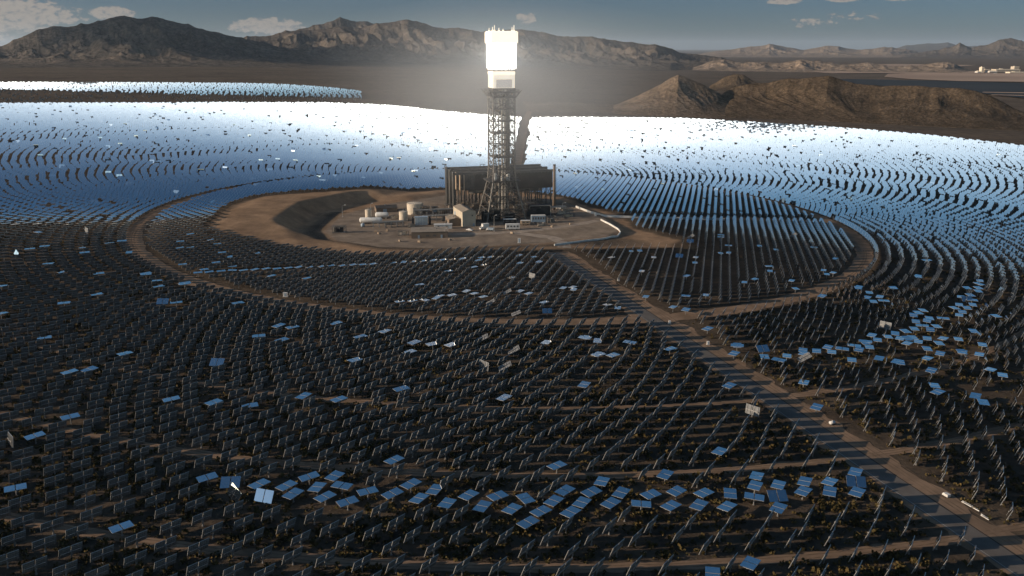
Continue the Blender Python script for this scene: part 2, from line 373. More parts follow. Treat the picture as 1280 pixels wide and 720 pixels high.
# ------------------------------------------------------------------ mountains
def rock_material(name, c0, c1, sc, fine=6.0):
    m = bpy.data.materials.new(name); m.use_nodes = True; t = m.node_tree; b = t.nodes['Principled BSDF']
    b.inputs['Roughness'].default_value = 1; b.inputs['Specular IOR Level'].default_value = 0
    g = t.nodes.new('ShaderNodeNewGeometry')
    def nz(s_, de, ro):
        n = t.nodes.new('ShaderNodeTexNoise'); n.inputs['Scale'].default_value = s_; n.inputs['Detail'].default_value = de; n.inputs['Roughness'].default_value = ro; t.links.new(g.outputs['Position'], n.inputs['Vector']); return n.outputs[0]
    def rp(v, p0, p1, a, c):
        r = t.nodes.new('ShaderNodeValToRGB'); t.links.new(v, r.inputs[0]); e = r.color_ramp.elements; e[0].position = p0; e[1].position = p1; e[0].color = (*a, 1); e[1].color = (*c, 1); return r.outputs[0]
    n1 = nz(sc, 10, .72); n2 = nz(sc * fine, 6, .7)
    a = rp(n1, .36, .64, c0, c1); f = rp(n2, .42, .6, (.55, .55, .55), (1.15, 1.12, 1.08))
    mx = t.nodes.new('ShaderNodeMix'); mx.data_type = 'RGBA'; mx.blend_type = 'MULTIPLY'; mx.inputs[0].default_value = 1; t.links.new(a, mx.inputs[6]); t.links.new(f, mx.inputs[7]); t.links.new(mx.outputs[2], b.inputs['Base Color'])
    ad = t.nodes.new('ShaderNodeMath'); ad.operation = 'ADD'; t.links.new(n1, ad.inputs[0]); mu = t.nodes.new('ShaderNodeMath'); mu.operation = 'MULTIPLY'; t.links.new(n2, mu.inputs[0]); mu.inputs[1].default_value = .3; t.links.new(mu.outputs[0], ad.inputs[1])
    bp = t.nodes.new('ShaderNodeBump'); bp.inputs['Strength'].default_value = .8; bp.inputs['Distance'].default_value = .16 / sc
    t.links.new(ad.outputs[0], bp.inputs['Height']); t.links.new(bp.outputs[0], b.inputs['Normal']); MATS[name] = m
rock_material('rock_far', (.075, .068, .062), (.160, .134, .112), .006)
rock_material('rock_pale', (.24, .19, .15), (.34, .27, .21), .004)
rock_material('rock_hill', (.075, .058, .042), (.155, .115, .08), .03)
rock_material('rock_mound', (.13, .098, .07), (.22, .165, .12), .02)
def mountain(name, prof, foot, Dr, depth, mat, spur=500., amp=.55, seed=0, nu=360, nv=110, foot_w=.35, rough=1.0, crest=.06):
    """prof: ridge line as (u, v) in the frame; foot: (u, v) of the foot; Dr: ridge distance; heightfield laid in polar coordinates"""
    us = np.linspace(prof[0][0], prof[-1][0], nu); pv = np.interp(us, [p[0] for p in prof], [p[1] for p in prof])
    fv = np.interp(us, [p[0] for p in foot], [p[1] for p in foot])
    jag = (ridged(us / 34 + seed, us * 0 + seed * 2, 5) - .5) * 3.2 * min(1.0, abs(pv.min() - pv.max()) / 25) if Dr > 5000 else fbm(us / 20 + seed, us * 0 + seed, 5) * .8
    pv = pv - jag * np.clip(np.minimum(us - us[0], us[-1] - us) / 40, 0, 1)
    azs = np.arctan2((us - 640) / F, CP + SP * (360 - pv) / F)
    zr = HC + Dr * (-SP + CP * (360 - pv) / F) / np.hypot((us - 640) / F, CP + SP * (360 - pv) / F)
    base = h0(np.sin(azs) * Dr)
    fd = np.array([np.hypot(*at(u, v)) for u, v in zip(us, fv)]); fd = np.minimum(fd, Dr - depth * .15); fd = np.maximum(fd, Dr - depth)
    t = np.linspace(0, 1.6, nv)[:, None]
    Rr = fd[None] + (Dr - fd)[None] * t
    X = np.sin(azs)[None] * Rr; Y = np.cos(azs)[None] * Rr
    wx = fbm(X / spur * .7 + seed, Y / spur * .7, 3) * .45; wy = fbm(X / spur * .7 - seed, Y / spur * .7 + 5, 3) * .45
    U_ = azs[None] * Dr + .35 * Rr + Rr * 0; n = ridged(U_ / spur + wx * .8 + seed, Rr / spur * .42 + wy * .8, 7); fine = ridged(U_ / spur * 3.3 + seed + wx, Rr / spur * 1.7 + wy, 5); n = np.clip(n * 1.25, 0, 1); fine = np.clip(fine * 1.2, 0, 1)
    n = n * .72 + fine * .28 * rough
    env = np.where(t < 1, np.clip(t, 0, 1) ** 1.35, np.clip(1 - (t - 1) / .6, 0, 1) ** .8)
    mid = 1 - np.exp(-((t - 1) / .13) ** 2) * (1 - crest)
    H_ = (zr - base)[None]
    shp = env * (1 - amp * mid * (1 - n * 1.12))
    fade = np.clip(np.minimum(us - us[0], us[-1] - us) / (us[-1] - us[0]) * 9, 0, 1)[None]; shp = shp * fade * fade * (3 - 2 * fade)
    ends = np.clip(np.minimum(us - us[0], us[-1] - us) / (us[-1] - us[0]) * 14, 0, 1)[None]
    Z = h0(X) + np.maximum(H_, 0) * np.clip(shp, -.02, 1.3) - (1 - np.clip(t / .05, 0, 1)) * 3 - 3 * (1 - ends)
    V = np.stack([X, Y, Z], -1).reshape(-1, 3); idx = np.arange(nu * nv).reshape(nv, nu)
    Q = np.stack([idx[:-1, :-1], idx[:-1, 1:], idx[1:, 1:], idx[1:, :-1]], -1).reshape(-1, 4)
    return npmesh(name, V, Q, None, [mat], 'structure', True)
mountain('mountain', [(-190, 88), (-120, 74), (-60, 68), (0, 57), (45, 36), (65, 31), (80, 31), (110, 29), (140, 22), (155, 19), (172, 22), (190, 19), (215, 24), (245, 33), (290, 44), (330, 52), (370, 64), (420, 76), (470, 84)],
         [(-190, 92), (0, 89), (150, 94), (300, 93), (390, 86), (470, 86)], 7000, 2300, 'rock_far', 700, .92, 3.1, 800, 220)
mountain('mountain', [(230, 62), (290, 46), (330, 43), (345, 42), (372, 36), (400, 35), (420, 31), (450, 33), (480, 27), (510, 23), (530, 28), (545, 34), (580, 34), (600, 38), (640, 37), (670, 38), (700, 43), (735, 45), (800, 53), (830, 57),
                     (850, 64), (870, 66), (905, 73), (935, 78), (990, 82)], [(230, 84), (400, 83), (560, 80), (640, 82), (740, 91), (800, 94), (850, 88), (990, 84)], 9200, 3000, 'rock_far', 640, .95, 8.7, 1100, 240)
mountain('mountain', [(320, 50), (350, 40), (385, 34), (425, 21), (450, 25), (500, 34), (540, 40)], [(320, 70), (540, 70)], 11800, 2500, 'rock_far', 500, .7, 5.5, 260, 90)
mountain('mountain', [(840, 73), (870, 68), (900, 62), (925, 60), (940, 58), (962, 54), (985, 59), (1005, 61), (1035, 56), (1060, 60), (1080, 62), (1105, 59), (1125, 60), (1150, 65), (1180, 66), (1230, 69)],
         [(840, 72), (1230, 72)], 23000, 6000, 'rock_pale', 900, .75, 2.2, 500, 90)
mountain('mountain', [(1060, 66), (1110, 62), (1135, 56), (1165, 54), (1185, 52), (1200, 58), (1230, 57), (1300, 57)], [(1060, 71), (1300, 71)], 42000, 9000, 'rock_far', 3000, .4, 1.2, 120, 40)
mountain('mountain', [(1110, 70), (1150, 65), (1180, 61), (1200, 54), (1215, 60), (1235, 55), (1250, 48), (1263, 46), (1280, 51), (1310, 57), (1360, 62), (1420, 70)],
         [(1110, 72), (1420, 74)], 19000, 5200, 'rock_far', 900, .8, 6.2, 420, 100)
mountain('hills', [(850, 84), (880, 78), (905, 73), (930, 78), (955, 76), (975, 78), (1000, 74), (1025, 76), (1050, 80), (1085, 78), (1110, 82), (1135, 82), (1160, 80), (1185, 77), (1200, 82), (1215, 87), (1235, 91)],
         [(850, 88), (1050, 91), (1235, 93)], 7400, 1800, 'rock_pale', 330, .75, 4.4, 500, 90)
mountain('hill', [(640, 134), (690, 127), (720, 128), (750, 131), (780, 133), (830, 134)], [(640, 140), (830, 142)], 2050, 330, 'rock_mound', 260, .35, 7.7, 120, 50, rough=.6)
mountain('hill', [(752, 134), (775, 129), (800, 118), (825, 105), (838, 97), (848, 93), (860, 97), (880, 106), (900, 117), (915, 126), (935, 131), (965, 134)],
         [(752, 141), (800, 145), (850, 147), (965, 148)], 2060, 420, 'rock_mound', 230, .36, 9.3, 400, 140, rough=.6)
mountain('hill', [(880, 110), (895, 103), (905, 96), (918, 92), (930, 93), (942, 101), (960, 106), (980, 112)], [(880, 114), (980, 116)], 3300, 500, 'rock_hill', 190, .35, 1.3, 120, 50)
mountain('hill', [(860, 138), (890, 122), (905, 112), (935, 104), (960, 103), (985, 97), (1000, 98), (1020, 96), (1036, 94), (1052, 99), (1070, 104), (1100, 107), (1125, 106), (1150, 107), (1175, 109), (1200, 109), (1220, 113),
                  (1238, 119), (1252, 126), (1270, 136), (1290, 144), (1330, 150), (1390, 150)], [(860, 146), (950, 149), (1050, 153), (1150, 158), (1250, 163), (1390, 168)], 2120, 600, 'rock_hill', 330, .42, 12.1, 760, 200, rough=.6)

# dry lake and a sheet with cloud shade in its colour behind the right hill
def sheet(name, pts, mat, dz):
    V = []; n = 40
    A = np.array([at(*p) for p in pts]); c = A.mean(0); vs = [(c[0], c[1])] + [tuple(p) for p in A]
    mb = MB(); mb.add([(x, y, float(h0(x)) + dz) for x, y in vs], [(0, i + 1, (i + 1) % len(A) + 1) for i in range(len(A))]); o = mb.build(name, mat); o['kind'] = 'structure'; return o
sheet('dry_lake', [(1110, 93), (1160, 92), (1230, 92.5), (1400, 92), (1400, 104), (1280, 103.5), (1200, 102.5), (1140, 100), (1105, 97)], 'salt_flat', 5.0)
sheet('dry_lake_shore', [(1010, 90.2), (1100, 89.2), (1240, 90), (1240, 92), (1120, 92), (1040, 92.5)], 'salt_flat', 4.5)
sheet('salt_pan', [(1040, 81.5), (1120, 80.5), (1220, 82), (1200, 83.6), (1100, 83.4)], 'salt_flat', 5.0)
sheet('painted_shade_plain', [(1000, 101), (1060, 99.5), (1150, 101.5), (1280, 105), (1400, 106), (1400, 130), (1280, 124), (1200, 115), (1100, 108), (1040, 104)], 'painted_shade_plain', 4.0)
sheet('service_lane', [(1228, 116.4), (1300, 117.5), (1300, 118.5), (1228, 117.2)], 'salt_flat', 5.0)
sheet('service_lane', [(1238, 119.8), (1300, 121), (1300, 121.8), (1240, 120.5)], 'salt_flat', 5.0)

# ------------------------------------------------------------------ heliostats
TOPZ = 121.0
RECV = np.array([TX, TY, TOPZ])
PW, PH, PT, GAP, PIV = 2.72, 3.65, .13, .24, 2.75
def frame_of(pos, aim=RECV, jit=.0035):
    """columns: right, normal, up of mirrors at pos that send the sun to aim"""
    d = aim - pos; d /= np.linalg.norm(d, axis=1)[:, None]; n = d + SUNV; n /= np.linalg.norm(n, axis=1)[:, None]
    n = n + RNG.normal(0, jit, n.shape); return basis(n)
def basis(n, hint=None):
    n = n / np.linalg.norm(n, axis=1)[:, None]
    up = np.tile(np.array([0, 0, 1.]), (len(n), 1)) if hint is None else hint
    r = np.cross(n, up); r /= np.linalg.norm(r, axis=1)[:, None]; u = np.cross(r, n)
    return r, n, u
BOXV = np.array([(-1, -1, -1), (1, -1, -1), (1, 1, -1), (-1, 1, -1), (-1, -1, 1), (1, -1, 1), (1, 1, 1), (-1, 1, 1)]) * .5
BOXF = np.array([(0, 3, 2, 1), (4, 5, 6, 7), (0, 1, 5, 4), (1, 2, 6, 5), (2, 3, 7, 6), (3, 0, 4, 7)])     # face 4 is +Y, the mirror side
def tmpl(boxes):
    V = []; Fc = []; Mi = []
    for c, d, mats in boxes:
        o = len(V) * 8; V.append(BOXV * np.array(d) + np.array(c)); Fc.append(BOXF + o); Mi.append(mats)
    return np.concatenate(V), np.concatenate(Fc), np.concatenate(Mi)
mp = [3, 3, 1, 3, 0, 3]
panels = [((sx * (PW + GAP) / 2, .0, 0), (PW, PT, PH), mp) for sx in (-1, 1)]
ribs = [((sx * (PW + GAP) / 2 + dx, -.16, 0), (.10, .20, PH * .92), [2] * 6) for sx in (-1, 1) for dx in (-.7, .7)]
bar = [((0, -.36, 0), (PW * 2 - .6, .24, .24), [2] * 6)]
T_IN = tmpl([(tuple(np.array(c) * .84), (d[0] * .84, d[1], d[2] * .84), m_) for c, d, m_ in panels + bar])
T_FULL = tmpl(panels + ribs + bar); T_MID = tmpl(panels + bar); T_FAR = tmpl(panels)
def mass(name, pos, fr, T, post=True):
    r, n, u = fr; tv, tf, tm = T; k = len(tv)
    V = pos[:, None] + tv[None, :, 0:1] * r[:, None] + tv[None, :, 1:2] * n[:, None] + tv[None, :, 2:3] * u[:, None]
    Fc = tf[None] + (np.arange(len(pos)) * k)[:, None, None]; Mi = np.tile(tm, len(pos))
    V = V.reshape(-1, 3); Fc = Fc.reshape(-1, 4)
    if post:
        pb = BOXV * np.array([.26, .26, 1]); g = np.stack([pos[:, 0], pos[:, 1], height(pos[:, 0], pos[:, 1])], -1); hh = pos[:, 2] - g[:, 2] - .1
        PV = np.repeat((g + pos - [0, 0, .1])[:, None] / 2, 8, 1); PV = PV + pb[None] * np.stack([np.ones_like(hh), np.ones_like(hh), hh], -1)[:, None]
        o = len(V); V = np.concatenate([V, PV.reshape(-1, 3)]); Fc = np.concatenate([Fc, (BOXF[None] + (np.arange(len(pos)) * 8)[:, None, None]).reshape(-1, 4) + o]); Mi = np.concatenate([Mi, np.full(6 * len(pos), 2)])
    return V, Fc, Mi
def join(parts):
    o = 0; Vs = []; Fs = []; Ms = []
    for V, Fc, Mi in parts: Vs.append(V); Fs.append(Fc + o); Ms.append(Mi); o += len(V)
    return np.concatenate(Vs), np.concatenate(Fs), np.concatenate(Ms)

# layout ----------------------------------------------------------
pts = []; ringno = []
MDUMMY = 0
def field_radius(azd):                       # outer edge of the field by azimuth round the tower (degrees, 0 = away from the camera)
    A = [-180, -110, -95, -60, -44, -33, -18, -12, -7, -2, 2.3, 18.6, 29.5, 40.5, 50.5, 75, 110, 180]
    Rr = [480, 560, 900, 1340, 1394, 1330, 1319, 1258, 1097, 1015, 981, 1119, 1118, 1095, 1040, 900, 560, 480]
    return np.interp(azd, A, Rr)
r = 272.0; ring = 0; zoneR = r; w0 = 7.0; nang = int(2 * math.pi * r / w0); ph = 0.0; dr = 6.7
resets = [(470, 8.6), (725, 9.2), (985, 10.5)]; ti = 0; row_in_track = 0; RINGINFO = {}
while r < 1420:
    for rs, w in list(resets):
        if r > rs: nang = int(2 * math.pi * r / w); resets.remove((rs, w))
    th = (np.arange(nang) + ph) * 2 * math.pi / nang - math.pi
    x = TX + r * np.sin(th); y = TY + r * np.cos(th); azd = np.degrees(th)
    keep = (r < field_radius(azd)) & (y > 120) & (np.abs(x) < 250 + .72 * y)
    pts.append((np.stack([x, y], -1) + RNG.normal(0, .34, (nang, 2)) * (1 if r > 276 else .3))[keep]); ringno += [ring] * int(keep.sum()); RINGINFO[ring] = r
    ring += 1; ph = (ph + .5) % 1.0; wn = 2 * math.pi * r / nang; dr_ = max(5.9, min(8.2, (55 + .07 * max(0, r - 275)) / wn)); r2 = r + dr_
    for t in TR:
        if t > 330 and r < t + 2.4 and r2 > t - 2.4: r2 = t + 3.5; ph = RNG.random() * .6
    r = r2
outer = np.concatenate(pts); ringno = np.array(ringno)
va, vb = np.array([1.74, 7.3]), np.array([5.8, 2.05]); ia, ib = np.meshgrid(np.arange(-90, 91), np.arange(-90, 91))
inner = np.array([6.1, 533.2]) + ia.ravel()[:, None] * va + ib.ravel()[:, None] * vb
inner = inner[(np.hypot(inner[:, 0] - TX, inner[:, 1] - TY) < 257.5) & (sdist(inner[:, 0], inner[:, 1], BARE) > 3.5)]
gapline = np.abs((inner[:, 1] - 684) - (inner[:, 0] - 64) * -.03) < 5.5      # the lane behind the white wall
inner = inner[~(gapline & (inner[:, 0] > 60))]
allp = np.concatenate([outer, inner]); ringno = np.concatenate([ringno, np.full(len(inner), -1)])
def road_ok(p):
    x, y = p[:, 0], p[:, 1]; rx = RP[0] + (y - RP[1]) * math.tan(R(RA)); d = (x - rx) * math.cos(R(RA))
    ok = ~((d > -10.5) & (d < 10.5 + 2.5 * np.sin(y * .05)) & (y < 560))
    bx = BK0[0] + (y - BK0[1]) * (BK1[0] - BK0[0]) / (BK1[1] - BK0[1]); ok &= ~((np.abs(x - bx) < 9.0) & (y > 760))
    return ok
k = road_ok(allp); allp = allp[k]; ringno = ringno[k]
# worn patch by the right edge of the frame and a few empty places
pz = np.array(at(1232, 486)); dpz = np.hypot((allp[:, 0] - pz[0]) / 22, (allp[:, 1] - pz[1]) / 15)
k = ~((dpz < 1) & (RNG.random(len(allp)) < .6)); k &= RNG.random(len(allp)) > np.where(np.hypot(allp[:, 0] - TX, allp[:, 1] - TY) > 300, .012, .004)
allp = allp[k]; ringno = ringno[k]
pos = np.stack([allp[:, 0], allp[:, 1], height(allp[:, 0], allp[:, 1]) + PIV], -1)
fr = frame_of(pos); fr = [a.copy() for a in fr]
print('HELIOSTATS', len(pos))
PU, PV_, PD = project(pos)
FLAT = [(260,597),(325,605),(359,607),(367,617),(387,596),(419,595),(428,607),(397,609),(407,621),(435,627),(460,614),(491,617),(514,605),(524,623),(544,612),(559,629),(586,619),(603,633),(622,620),(640,636),
(657,623),(660,653),(676,639),(692,626),(706,613),(713,640),(727,628),(739,615),(752,602),(763,629),(776,616),(801,630),(813,618),(838,632),(845,614),(873,631),(879,616),(908,633),(912,617),(943,607),(942,621),
(972,606),(972,635),(1003,614),(1005,602),(1036,602),(1036,614),(1068,590),(1070,615),(945,595),(21,610),(153,659),(45,545),(88,465),(113,462),(89,521),(215,499),(268,503),(313,507),(380,495),(424,499),(444,450),(157,442),
(353,425),(493,575),(696,582),(831,593),(899,564),(502,486),(630,497),(730,481),(512,440),(518,428),(541,430),(564,431),(683,428),(748,443),(766,444),(911,482),(937,704),(890,717),(1004,478),(1020,509),(917,442),(921,432),
(955,446),(973,450),(983,445),(1004,442),(1003,438),(1020,439),(1034,434),(1039,440),(1052,436),(1064,450),(1067,432),(1073,437),(1080,428),(1086,434),(1098,448),(1096,425),(1120,452),(1133,423),(1167,482),(1171,490),
(1218,495),(1228,503),(1237,491),(1237,462),(1223,443),(1202,440),(1227,431),(1252,469),(1258,476),(1158,448),(1163,463),(1072,360),(1116,360),(1086,366),(1083,372),(1099,371),(1104,376),(1091,377),(1153,388),(1147,391),
(1141,394),(1144,402),(1158,401),(1161,398),(1178,398),(1152,407),(1170,408),(1142,411),(1162,412),(1131,414),(1118,417),(1089,419),(1109,421),(1124,423),(1140,422),(1147,427),(1158,423),(1178,423),(1197,424),(1081,427),
(1133,429),(1173,429),(1124,453),(1158,436),(1174,442),(1201,440),(1214,435),(1216,414),(1244,395),(1208,385),(1224,351),(1223,355),(1208,360),(1222,360),(1222,364),(1212,369),(1200,371),(1214,375),(1205,377),(1198,381),
(1215,381),(1192,385),(1202,390),(1198,394),(1147,345),(239,294),(229,300),(260,301),(226,309),(239,309),(271,305),(274,316),(287,321),(231,328),(273,326),(291,333),(320,317),(248,341),(256,337),(262,340),(277,339),(291,338),
(305,338),(319,337),(333,336),(347,336),(361,335),(374,334),(388,334),(340,345),(384,348),(183,342),(196,351),(199,358),(232,354),(164,316),(403,333),(415,332),(429,332),(442,331),(455,330),(467,329),(494,329),(506,328),
(519,328),(531,327),(544,327),(556,326),(569,325),(581,324),(594,324),(605,323),(616,322),(627,322),(652,321),(665,320),(672,325),(647,329),(606,331),(592,334),(561,339),(525,356),(640,347),(500,377),(516,376),(531,375),
(545,373),(550,370),(565,369),(583,364),(593,367),(604,371),(650,364),(661,367),(680,378),(704,360),(716,359),(717,362),(759,381),(772,385),(769,392),(420,404),(481,414),(451,421),(732,422),(790,313),(801,312),(766,321),
(819,321),(873,322),(872,329),(904,317),(903,294),(802,339),(858,345),(807,371),(857,370),(882,369),(841,384),(857,387),(884,411),(731,422),(747,426),(787,428),(747,443),(837,436),(905,316),(902,294),(912,306),(953,307),
(973,313),(1014,310),(961,333),(962,339),(930,353),(943,349),(989,351),(994,361),(1029,338),(1033,343),(1041,341),(1044,325),(1027,370),(1073,359),(1116,360),(921,432),(1147,346),(1158,326),(39,310),(52,307),(56,330),
(80,340),(97,312),(102,318),(133,305),(151,301),(124,342),(2,358),(2,392),(122,368),(81,379),(57,422),(183,343),(221,378),(231,355),(298,379),(349,407),(366,409),(324,420)]
DARKTILT = [(272,453),(289,603),(971,620),(1069,602),(684,389),(851,320),(864,300),(204,377),(953,436),(1208,374)]
PALE = [(331,620)]; LOWPALE = [(294,617),(24,317)]
CREAM = [(642,438),(631,458),(603,423),(634,365),(1005,447),(645,392),(613,378),(988,293),(864,296)]
BACKS = [(940,513),(605,457),(665,345),(15,550),(1106,407),(104,288)]
state = np.zeros(len(pos), int)              # 0 tracking, 1 flat, 2 dark blue tilt, 3 pale, 4 pale low, 5 cream, 6 back
def pick(lst, s):
    for u, v in lst:
        d = np.hypot((PU - u), (PV_ - v) * 1.6) + (state > 0) * 1e6 + (PV_ < 190) * 1e6; i = int(np.argmin(d))
        lim = 10 + 22 * max(0, (v - 340) / 300)
        if d[i] < (lim if s == 1 else 24):
            state[i] = s
            if v > 330 and s < 7:                # stand it where the photograph has it
                k3 = F / (math.hypot(pos[i][1], HC)); q3 = at(u, v + PIV * .9 * k3); pos[i] = (q3[0], q3[1], hz(*q3) + PIV)
for l, s in ((PALE, 3), (LOWPALE, 4), (CREAM, 5), (BACKS, 6), (DARKTILT, 2), (FLAT, 1)): pick(l, s)
moved = pos[state > 0]
keep = np.ones(len(pos), bool)
for q3 in moved: keep &= (np.hypot(pos[:, 0] - q3[0], pos[:, 1] - q3[1]) > 4.9) | (state > 0)
pos, state, ringno, PU, PV_, PD = pos[keep], state[keep], ringno[keep], PU[keep], PV_[keep], PD[keep]; fr = [a[keep] for a in fr]
PU, PV_, PD = project(pos)
for i in np.nonzero(state)[0]:
    s = state[i]; base_az = math.atan2(fr[1][i][0], fr[1][i][1])
    def setn(n, hint):
        a, b, c = basis(np.array([n], float), np.array([hint], float)); fr[0][i], fr[1][i], fr[2][i] = a[0], b[0], c[0]
    if s == 1:
        dirs = base_az + RNG.normal(0, .22) + (math.pi / 2 if RNG.random() < .10 else 0)
        n = np.array([RNG.normal(0, .025), RNG.normal(0, .025), 1]); setn(n, (-math.sin(dirs), -math.cos(dirs), 0))
    elif s == 2: setn((RNG.normal(0, .1), -.62, .8), (0, 0, 1))
    elif s == 3: setn((-.25, -.80, .52), (0, 0, 1))
    elif s == 4: setn((-.62, -.75, .45), (.4, 0, 1))
    elif s == 5: setn((.45 + RNG.normal(0, .05), .25, -.85), (.1, -.8, -.1))
    elif s == 6: setn((.72, .68, -.12), (0, 0, 1))
# a scatter of slightly mis-aimed mirrors
mis = (state == 0) & (RNG.random(len(pos)) < .006)
for i in np.nonzero(mis)[0]:
    a, b, c = basis((fr[1][i] + RNG.normal(0, .10, 3))[None]); fr[0][i], fr[1][i], fr[2][i] = a[0], b[0], c[0]
dark = (state == 0) & (pos[:, 1] > 660) & (RNG.random(len(pos)) < .022 + .03 * (fbm(pos[:, 0] / 60, pos[:, 1] / 60, 3) > .35))
for i in np.nonzero(dark)[0]:
    a, b, c = basis((fr[1][i] + np.array([RNG.normal(0, .1), RNG.normal(0, .1), -RNG.uniform(.22, .6)]))[None]); fr[0][i], fr[1][i], fr[2][i] = a[0], b[0], c[0]
inview = (PU > -4) & (PU < 1284) & (PV_ > 0) & (PV_ < 723)
order = np.argsort(np.where(inview, PD, 1e9)); solo = np.zeros(len(pos), bool); solo[order[:300]] = True
rest = ~solo
dist = np.hypot(pos[:, 0], pos[:, 1])
def sub(mask, T, post): 
    f = tuple(a[mask] for a in fr); return mass('', pos[mask], f, T, post)
V, Fc, Mi = join([sub(rest & (dist < 420) & ((ringno >= 0) | (dist < 400)), T_FULL, True), sub(rest & (dist >= 420) & (dist < 760) & (ringno >= 0), T_MID, True), sub(rest & (dist >= 400) & (ringno < 0), T_IN, True), sub(rest & (dist >= 760) & (ringno >= 0), T_FAR, False)])
hm = npmesh('heliostat_field', V, Fc, Mi, ['mirror', 'mirror_back', 'galvanised', 'panel_edge'], 'stuff')
hm['label'] = 'vast field of sun-tracking mirrors ringing the solar tower'; hm['category'] = 'heliostats'

# the second field, far off on the left, aimed at a tower outside the frame
C2 = np.array([-1350., 2000.])
p2 = []; r = 120; ph = 0
while r < 1120:
    n_ = int(2 * math.pi * r / 11); th = (np.arange(n_) + ph) * 2 * math.pi / n_; p2.append(np.stack([C2[0] + r * np.sin(th), C2[1] + r * np.cos(th)], -1)); r += 13; ph = (ph + .5) % 1
p2 = np.concatenate(p2); p2 = p2 + RNG.normal(0, 2.2, p2.shape); q = p2[(p2[:, 0] / p2[:, 1] > -.72) & (p2[:, 1] < 2440 + (p2[:, 0] + 1433) * .46 - 520 * np.clip((p2[:, 0] + 880) / 480, 0, 1) ** 2) & (p2[:, 0] < -p2[:, 1] * .172)]
q = q[(q[:, 1] > 2120) | (RNG.random(len(q)) < .16)]
q = q[np.hypot(q[:, 0] - TX, q[:, 1] - TY) > field_radius(np.degrees(np.arctan2(q[:, 0] - TX, q[:, 1] - TY))) + 40]
pos2 = np.stack([q[:, 0], q[:, 1], h0(q[:, 0]) + 3.4], -1)
aim2 = np.where((pos2[:, 1] > 2110 - (pos2[:, 0] + 1100) * .02 + RNG.normal(0, 14, len(pos2)))[:, None], np.array([[-930., 1600., 140.]]), np.array([[-1500., 2150., 170.]]))
d2 = aim2 - pos2; d2 /= np.linalg.norm(d2, axis=1)[:, None]; n2 = d2 + SUNV; n2 /= np.linalg.norm(n2, axis=1)[:, None]; n2 += RNG.normal(0, .004, n2.shape)
V, Fc, Mi = mass('', pos2, basis(n2), T_FAR, False)
h2 = npmesh('distant_heliostat_field', V, Fc, Mi, ['mirror', 'mirror_back', 'galvanised', 'panel_edge'], 'stuff')
h2['label'] = 'thin pale strip of a second mirror field below the left mountain'; h2['category'] = 'heliostats'
print('FIELD2', len(pos2))

# the 300 that show largest, one by one ---------------------------
def hel_proto():
    ms = []
    for sx in (-1, 1):
        m = MB(); cx = sx * (PW + GAP) / 2
        for a, b, mats in [((cx, 0, 0), (PW, PT, PH), mp)]:
            m.add([tuple(p) for p in BOXV * np.array(b) + np.array(a)], [tuple(f) for f in BOXF]); m.m = list(mats)
        m.box((cx, PT / 2 + .002, 0), (.012, .004, PH), 2) if False else None
        me = m.build('mirror_panel', ['mirror', 'mirror_back', 'galvanised', 'panel_edge']); ms.append(me)
        q = MB()
        for dx in (-.9, -.3, .3, .9): q.box((cx + dx, -.15, 0), (.08, .18, PH * .93))
        for dz in (-1.1, 0.4, 1.15): q.box((cx, -.13, dz), (PW * .95, .10, .07))
        fr_ = q.build('support_ribs', 'galvanised', me)
    t = MB(); t.tube((-PW + .3, -.36, 0), (PW - .3, -.36, 0), .14, 8); t.box((0, -.36, 0), (.5, .5, .5)); tt = t.build('torque_tube', 'galvanised')
    return ms, tt
panels_, tube_ = hel_proto()
ped = MB(); ped.tube((0, 0, 0), (0, 0, PIV - .3), .17, 8); ped.tube((0, 0, 0), (0, 0, .25), .3, 8); ped.box((0, 0, PIV - .35), (.42, .42, .5)); ped.box((.24, 0, 1.5), (.16, .3, .5))
ped_ = ped.build('pedestal', 'galvanised')
protos = [panels_[0], panels_[1], tube_, ped_]
ribs_ = [p.children[0] for p in panels_]
# labels
idxs = order[:300]
rings_sorted = sorted(set(int(ringno[i]) for i in idxs))
ORD = ['zeroth', 'first', 'second', 'third', 'fourth', 'fifth', 'sixth', 'seventh', 'eighth', 'ninth', 'tenth'] 
def ordn(n):
    if n <= 10: return ORD[n]
    suf = 'th' if 10 <= n % 100 <= 20 else {1: 'st', 2: 'nd', 3: 'rd'}.get(n % 10, 'th'); return f'{n}{suf}'
track_rings = {}
def ring_phrase(rn):
    rr_ = RINGINFO[rn]; nxt = [t for t in TR if t < rr_]; t = max([q_ for q_ in nxt if q_ > 330] or nxt); names = {317.0: 'uppermost', 368.3: 'upper', 419.5: 'middle', 468.8: 'lowest', 520: 'outer'}
    n = sum(1 for q_ in RINGINFO.values() if t < q_ <= rr_); return f'{ordn(n)} row below the {names.get(t, "inner")} dirt track'
counts = {}; used = set()
byring = {}
for i in idxs:
    if state[i] == 0: byring.setdefault(int(ringno[i]), []).append(i)
lab = {}
for rn, li in byring.items():
    for k_, i in enumerate(sorted(li, key=lambda j: PU[j])): lab[i] = (f'dark-backed tracking heliostat, {ordn(k_ + 1)} from left in the {ring_phrase(rn)}', 'tracking heliostats standing on edge in rows')
for s, txt, grp in ((2, 'deep blue heliostat tilted toward the viewer', 'heliostats tilted toward the viewer'), (3, 'pale heliostat with two tall mirrors facing the viewer', None), (4, 'whitish heliostat tipped steeply, its mirrors forming a diamond', None),
                    (5, 'sunlit cream heliostat showing its bright backing', None), (6, 'heliostat turned round, showing its sunlit white ribbed back', None)):
    li = sorted([i for i in idxs if state[i] == s], key=lambda j: PU[j])
    for k_, i in enumerate(li): lab[i] = (txt if len(li) == 1 else f'{txt}, {ordn(k_ + 1)} of {len(li)} counted from the left', grp)
